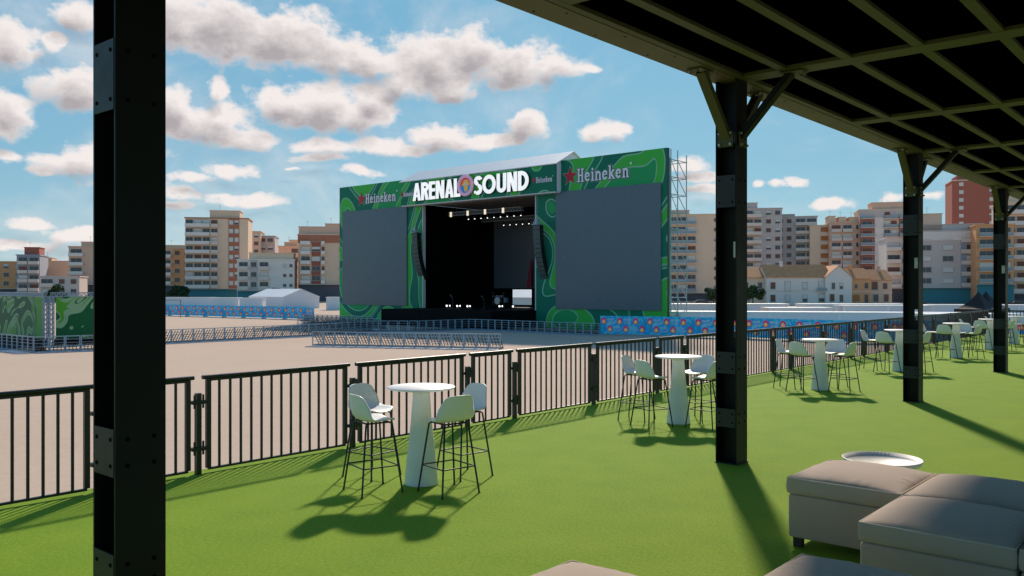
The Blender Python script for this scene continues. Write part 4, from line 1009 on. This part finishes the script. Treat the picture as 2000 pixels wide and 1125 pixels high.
house(1660, 1700, 543, 525, 220, orange_, [(.3, 4.3, .7, 1.1, 'plain'), (.8, 4.3, .9, 1.4, 'brown'), (.3, .9, 1.8, 1.8, 'orange'), (.8, .6, .9, 2.1, 'brown')], 'orange plastered house with a tiled roof beside the white gable')
house(1697, 1742, 546, 528, 222, salmon, [(.25, 4.0, 1.5, 2.0, 'brown'), (.7, 4.2, 1.1, 1.4, 'brown'), (.3, .9, 1.2, 1.8, 'plain'), (.75, .9, 1.2, 1.8, 'brown')], 'salmon house with a low tiled roof, right of the orange one', chim=.7)
# trees and cars in the street
def leaf_mat(name, c):
    m, nt, b = nodes(name); b.inputs['Roughness'].default_value = .7
    g = N(nt, 'ShaderNodeNewGeometry'); h = N(nt, 'ShaderNodeHueSaturation'); h.inputs['Color'].default_value = c + (1,)
    L(nt, math_n(nt, 'MULTIPLY_ADD', g.outputs['Random Per Island'], .9, .55), h.inputs['Value']); L(nt, h.outputs[0], b.inputs['Base Color']); return m
lm = leaf_mat('street_leaves', (.035, .07, .02)); bark = mat('bark', (.10, .075, .05), .9)
def tree(x, y, h, rad, seed, label):
    r = random.Random(seed); t = thing('street_tree', (x, y, GZ), 0, label, 'tree', None)
    b = MB(); b.tube([(0, 0, 0), (.1, 0, h * .3), (0, .1, h * .6)], [.22, .16, .08], 8)
    for k in range(5): a = r.uniform(0, 6.28); b.tube([(.05, 0, h * (.32 + .05 * k)), (rad * .6 * math.cos(a), rad * .6 * math.sin(a), h * (.55 + .06 * k))], [.09, .03], 6)
    b.build('trunk', bark, t)
    b = MB(); cl = [(r.gauss(0, .45) * rad, r.gauss(0, .45) * rad, h * r.uniform(.42, .9), rad * r.uniform(.25, .5)) for _ in range(16)]
    for (cx, cy, cz, cr) in cl:
        for _ in range(130):
            d = Vector((r.gauss(0, 1), r.gauss(0, 1), r.gauss(0, .8))).normalized() * cr * r.random() ** .35; p = Vector((cx, cy, cz)) + d
            a = Vector((r.gauss(0, 1), r.gauss(0, 1), r.gauss(0, 1))).normalized() * .30; c = a.cross(Vector((r.gauss(0, 1), r.gauss(0, 1), r.gauss(0, 1)))).normalized() * .20
            b.add([p - a, p + c, p + a, p - c], [(0, 1, 2, 3)])
    b.build('crown', lm, t, fix=False)
for k, (px, Y, h, rd, lb) in enumerate(((341, 262, 5.0, 2.2, 'small green street tree right of the leftmost column'), (358, 264, 4.6, 2.0, 'rounded green street tree in front of the tall cream tower'),
    (106, 250, 5.2, 2.2, 'dark street tree above the green contour screens'), (1470, 210, 5.0, 2.3, 'dark bushy tree in front of the cream house'), (1393, 215, 4.4, 1.8, 'dark street tree left of the second column'),
    (540, 252, 4.2, 1.7, 'dark street tree peeking over the white marquee'))): p = at(px, Y); tree(p.x, p.y, h, rd, k + 3, lb)
def car(x, y, m, label, rz=0):
    t = thing('parked_car', (x, y, GZ), rz, label, 'car', 'cars parked in the street')
    b = MB(); pr = [(-2.1, .35), (2.1, .35), (2.12, .75), (1.9, .92), (1.15, 1.0), (.55, 1.46), (-1.2, 1.48), (-1.9, 1.02), (-2.12, .9)]
    b.prism(pr, lambda X, Z, D: Vector((X, D - .85, Z)), 0, 1.7); b.build('body', m, t)
    b = MB()
    for yy in (-.875, .855): b.prism([(-1.15, 1.03), (.95, 1.03), (.5, 1.38), (-1.05, 1.40)], lambda X, Z, D, yy=yy: Vector((X, yy + D, Z)), 0, .02)
    b.build('side_window', darkgl, t)
    for wx in (-1.3, 1.3):
        for wy in (-.86, .86): q = MB(); q.tube([(wx, wy - .1, .33), (wx, wy + .1, .33)], .33, 16); q.build('wheel', M['speaker'], t)
cw, cd_ = mat('white_car_paint', (.7, .7, .7), .25), mat('dark_car_paint', (.02, .022, .03), .2)
for px, Y, m, lb in ((1372, 212, cd_, 'dark parked car between the scaffolding and the second column'), (1790, 210, cd_, 'dark parked car in front of the teal shopfronts'), (1990, 205, cd_, 'dark parked car at the right edge in front of the shops'), (505, 240, cd_, 'dark parked car left of the white marquee')):
    p = at(px, Y); car(p.x, p.y, m, lb)

# ------------------------------------------------------------------ sky, sun, camera
SUN_AZ, SUN_EL = R(8.8), R(33.5)
w = bpy.data.worlds.new('World'); S.world = w; w.use_nodes = True; nt = w.node_tree
bg = nt.nodes['Background']; bg.inputs['Strength'].default_value = SKY_STR
sky = N(nt, 'ShaderNodeTexSky'); sky.sky_type = 'NISHITA'; sky.sun_disc = False; sky.sun_elevation = SUN_EL; sky.sun_rotation = SUN_AZ
sky.altitude = 0; sky.air_density = 1.0; sky.dust_density = .6; sky.ozone_density = 2.0
skyc = mixc(nt, 1.0, sky.outputs[0], SKY_TINT, 'MULTIPLY')
# clouds: soft heaps placed by direction (azimuth, elevation), broken up by noise
BL_ = [(440,55,125,66),(545,72,120,52),(640,105,85,42),(345,40,80,58),(850,125,100,58),(930,105,75,48),(1000,130,95,42),(1085,133,62,24),(790,160,60,32),(740,128,80,32),(1150,137,22,9),(880,168,60,26),(690,118,60,30),
 (35,80,52,50),(150,30,52,32),(100,82,22,18),(150,168,76,42),(25,215,42,40),(8,248,40,26),(150,312,92,26),(15,302,32,14),(80,330,26,10),
 (400,236,108,42),(345,210,46,38),(470,265,90,24),(424,178,20,24),(620,210,118,40),(552,200,60,28),(695,222,76,36),(640,285,66,17),(745,284,56,16),(725,188,40,24),
 (865,266,66,26),(935,277,52,14),(1030,245,42,32),(815,290,46,11),(1000,276,36,10),(1178,255,46,20),(1212,248,20,12),
 (445,330,56,15),(372,345,46,12),(345,376,46,16),(500,390,88,13),(440,380,42,10),(335,402,36,9),(572,326,18,5),
 (1352,318,44,17),(1362,348,40,13),(1376,372,36,11),(1482,357,18,7),(1522,358,22,6),(1560,355,22,8),(1622,393,36,14),(1745,380,26,14),(1820,384,22,10),(60,440,60,14),(150,462,80,16),(40,482,60,10),(250,360,80,18),(250,300,70,24),(700,335,50,8),(620,310,60,10)]
grp = bpy.data.node_groups.new('cloud_heaps', 'ShaderNodeTree')
grp.interface.new_socket('Vector', in_out='INPUT', socket_type='NodeSocketVector'); grp.interface.new_socket('Field', in_out='OUTPUT', socket_type='NodeSocketFloat')
gi = grp.nodes.new('NodeGroupInput'); go = grp.nodes.new('NodeGroupOutput'); acc = None
for (px, py, rx, ry) in BL_:
    az = math.atan2((px - 1000) / F, 1); d = math.hypot(1, (px - 1000) / F); el = math.atan((562.5 - py) / F / d)
    ra, re = 1.12 * rx / F / (d * d), 1.12 * ry / F / d
    v = grp.nodes.new('ShaderNodeVectorMath'); v.operation = 'MULTIPLY_ADD'; L(grp, gi.outputs[0], v.inputs[0])
    v.inputs[1].default_value = (1 / ra, 1 / re, 0); v.inputs[2].default_value = (-az / ra, -el / re, 0)
    l_ = grp.nodes.new('ShaderNodeVectorMath'); l_.operation = 'LENGTH'; L(grp, v.outputs[0], l_.inputs[0])
    x = math_n(grp, 'MULTIPLY', math_n(grp, 'SUBTRACT', 1.0, l_.outputs['Value']), min(1.0, .68 + re / .06))
    if acc is None: acc = x
    else: acc = math_n(grp, 'SMOOTH_MAX', acc, x, .22)
L(grp, acc, go.inputs[0])
tc = N(nt, 'ShaderNodeTexCoord'); sp = N(nt, 'ShaderNodeSeparateXYZ'); L(nt, tc.outputs['Generated'], sp.inputs[0])
az = math_n(nt, 'ARCTAN2', sp.outputs[0], sp.outputs[1]); el = math_n(nt, 'ARCSINE', sp.outputs[2])
cv = N(nt, 'ShaderNodeCombineXYZ'); L(nt, az, cv.inputs[0]); L(nt, el, cv.inputs[1])
st_ = N(nt, 'ShaderNodeVectorMath'); st_.operation = 'MULTIPLY'; L(nt, cv.outputs[0], st_.inputs[0]); st_.inputs[1].default_value = (1.0, 1.35, 1)
def noise(scale, detail, rough, dist=0.0, vec=None):
    n = N(nt, 'ShaderNodeTexNoise', Scale=scale, Detail=detail, Roughness=rough, Distortion=dist); L(nt, vec or st_.outputs[0], n.inputs['Vector']); return n
wn = noise(16, 3, .5); wv = N(nt, 'ShaderNodeVectorMath'); wv.operation = 'MULTIPLY_ADD'; L(nt, wn.outputs['Color'], wv.inputs[0]); wv.inputs[1].default_value = (.034, .022, 0); L(nt, cv.outputs[0], wv.inputs[2])
ws = N(nt, 'ShaderNodeVectorMath'); ws.operation = 'SUBTRACT'; L(nt, wv.outputs[0], ws.inputs[0]); ws.inputs[1].default_value = (.017, .011, 0)
def heap(vec):
    g = N(nt, 'ShaderNodeGroup'); g.node_tree = grp; L(nt, vec, g.inputs[0]); return g.outputs[0]
f0 = heap(ws.outputs[0])
up = N(nt, 'ShaderNodeVectorMath'); up.operation = 'ADD'; L(nt, ws.outputs[0], up.inputs[0]); up.inputs[1].default_value = (.006, .016, 0)
f1 = heap(up.outputs[0])
bn = noise(30, 9, .60); puff = N(nt, 'ShaderNodeTexVoronoi', Scale=42.0); puff.feature = 'SMOOTH_F1'; L(nt, st_.outputs[0], puff.inputs['Vector'])
det = math_n(nt, 'SUBTRACT', math_n(nt, 'MULTIPLY', bn.outputs[0], 1.5), math_n(nt, 'MULTIPLY_ADD', puff.outputs['Distance'], .55, .47))
fine = noise(95, 5, .6)
dens = math_n(nt, 'ADD', math_n(nt, 'ADD', f0, math_n(nt, 'MULTIPLY', det, .95)), math_n(nt, 'MULTIPLY_ADD', fine.outputs[0], .5, -.25))
mr = N(nt, 'ShaderNodeMapRange'); mr.interpolation_type = 'SMOOTHSTEP'; L(nt, dens, mr.inputs[0]); mr.inputs[1].default_value = -.10; mr.inputs[2].default_value = .46
# thin high veils
vn = noise(5, 8, .62, .4); vm = N(nt, 'ShaderNodeMapRange'); vm.interpolation_type = 'SMOOTHSTEP'; L(nt, vn.outputs[0], vm.inputs[0]); vm.inputs[1].default_value = .42; vm.inputs[2].default_value = .78; vm.inputs[4].default_value = .50
cov = math_n(nt, 'MAXIMUM', math_n(nt, 'MULTIPLY', mr.outputs[0], .97), vm.outputs[0])
thick = math_n(nt, 'ADD', math_n(nt, 'ADD', math_n(nt, 'MULTIPLY', f1, 1.05), math_n(nt, 'MULTIPLY', det, .85)), math_n(nt, 'MULTIPLY_ADD', fine.outputs[0], .55, -.275))
tr = N(nt, 'ShaderNodeMapRange'); tr.interpolation_type = 'LINEAR'; L(nt, thick, tr.inputs[0]); tr.inputs[1].default_value = .05; tr.inputs[2].default_value = 1.05
cc = mixc(nt, tr.outputs[0], CL_LIT, CL_DARK)
# clear-sky blue over the town with colours taken from image pixels, handing over to the physical sky overhead and to the sides
gr = N(nt, 'ShaderNodeValToRGB'); L(nt, math_n(nt, 'MULTIPLY', el, 2.0), gr.inputs[0]); ge = gr.color_ramp.elements
ge[0].position = 0.0; ge[0].color = SKY_C[0] + (1,); ge[1].position = .66; ge[1].color = SKY_C[2] + (1,); x = ge.new(.26); x.color = SKY_C[1] + (1,)
def ramp(v, a, b, lo, hi):
    m = N(nt, 'ShaderNodeMapRange'); m.interpolation_type = 'SMOOTHSTEP'; L(nt, v, m.inputs[0])
    for i, q in enumerate((a, b, lo, hi)): m.inputs[i + 1].default_value = q
    return m.outputs[0]
aaz = math_n(nt, 'ABSOLUTE', az)
fade = math_n(nt, 'MULTIPLY', ramp(el, .36, .52, 1, 0), ramp(aaz, .70, .98, 1, 0))
base = mixc(nt, math_n(nt, 'MULTIPLY', fade, .9), skyc, gr.outputs[0])
fin = mixc(nt, math_n(nt, 'MULTIPLY', cov, fade), base, cc)
bg2 = nt.nodes.new('ShaderNodeBackground'); bg2.inputs['Strength'].default_value = SKY_STR
L(nt, skyc, bg.inputs['Color']); L(nt, fin, bg2.inputs['Color'])
mask = math_n(nt, 'MULTIPLY', math_n(nt, 'LESS_THAN', el, .52), math_n(nt, 'MULTIPLY', math_n(nt, 'GREATER_THAN', el, -.01), math_n(nt, 'LESS_THAN', aaz, .98)))
ms = nt.nodes.new('ShaderNodeMixShader'); L(nt, mask, ms.inputs[0]); L(nt, bg.outputs[0], ms.inputs[1]); L(nt, bg2.outputs[0], ms.inputs[2])
L(nt, ms.outputs[0], nt.nodes['World Output'].inputs['Surface'])
sl = bpy.data.lights.new('sun', 'SUN'); sl.energy = SUN_E; sl.angle = R(3.0); sl.color = (1, .86, .70)
so = bpy.data.objects.new('sun', sl); COL.objects.link(so)
sd = Vector((math.sin(SUN_AZ) * math.cos(SUN_EL), math.cos(SUN_AZ) * math.cos(SUN_EL), math.sin(SUN_EL)))
so.rotation_euler = sd.to_track_quat('Z', 'Y').to_euler(); so.location = (10, 30, 40)
cam = bpy.data.cameras.new('camera'); cam.sensor_width = 36; cam.lens = F / 2000 * 36; cam.clip_end = 12000; cam.clip_start = .05
co = bpy.data.objects.new('camera', cam); COL.objects.link(co); co.location = (0, 0, CZ); co.rotation_euler = (PI / 2, 0, 0); S.camera = co
vs = S.view_settings; vs.view_transform = 'Standard'; vs.look = 'None'; vs.exposure = EXPO; vs.gamma = 1; vs.use_curve_mapping = False
S.render.engine = 'CYCLES'; S.cycles.use_denoising = True; S.cycles.max_bounces = 8; S.cycles.diffuse_bounces = 4; S.cycles.sample_clamp_indirect = 6
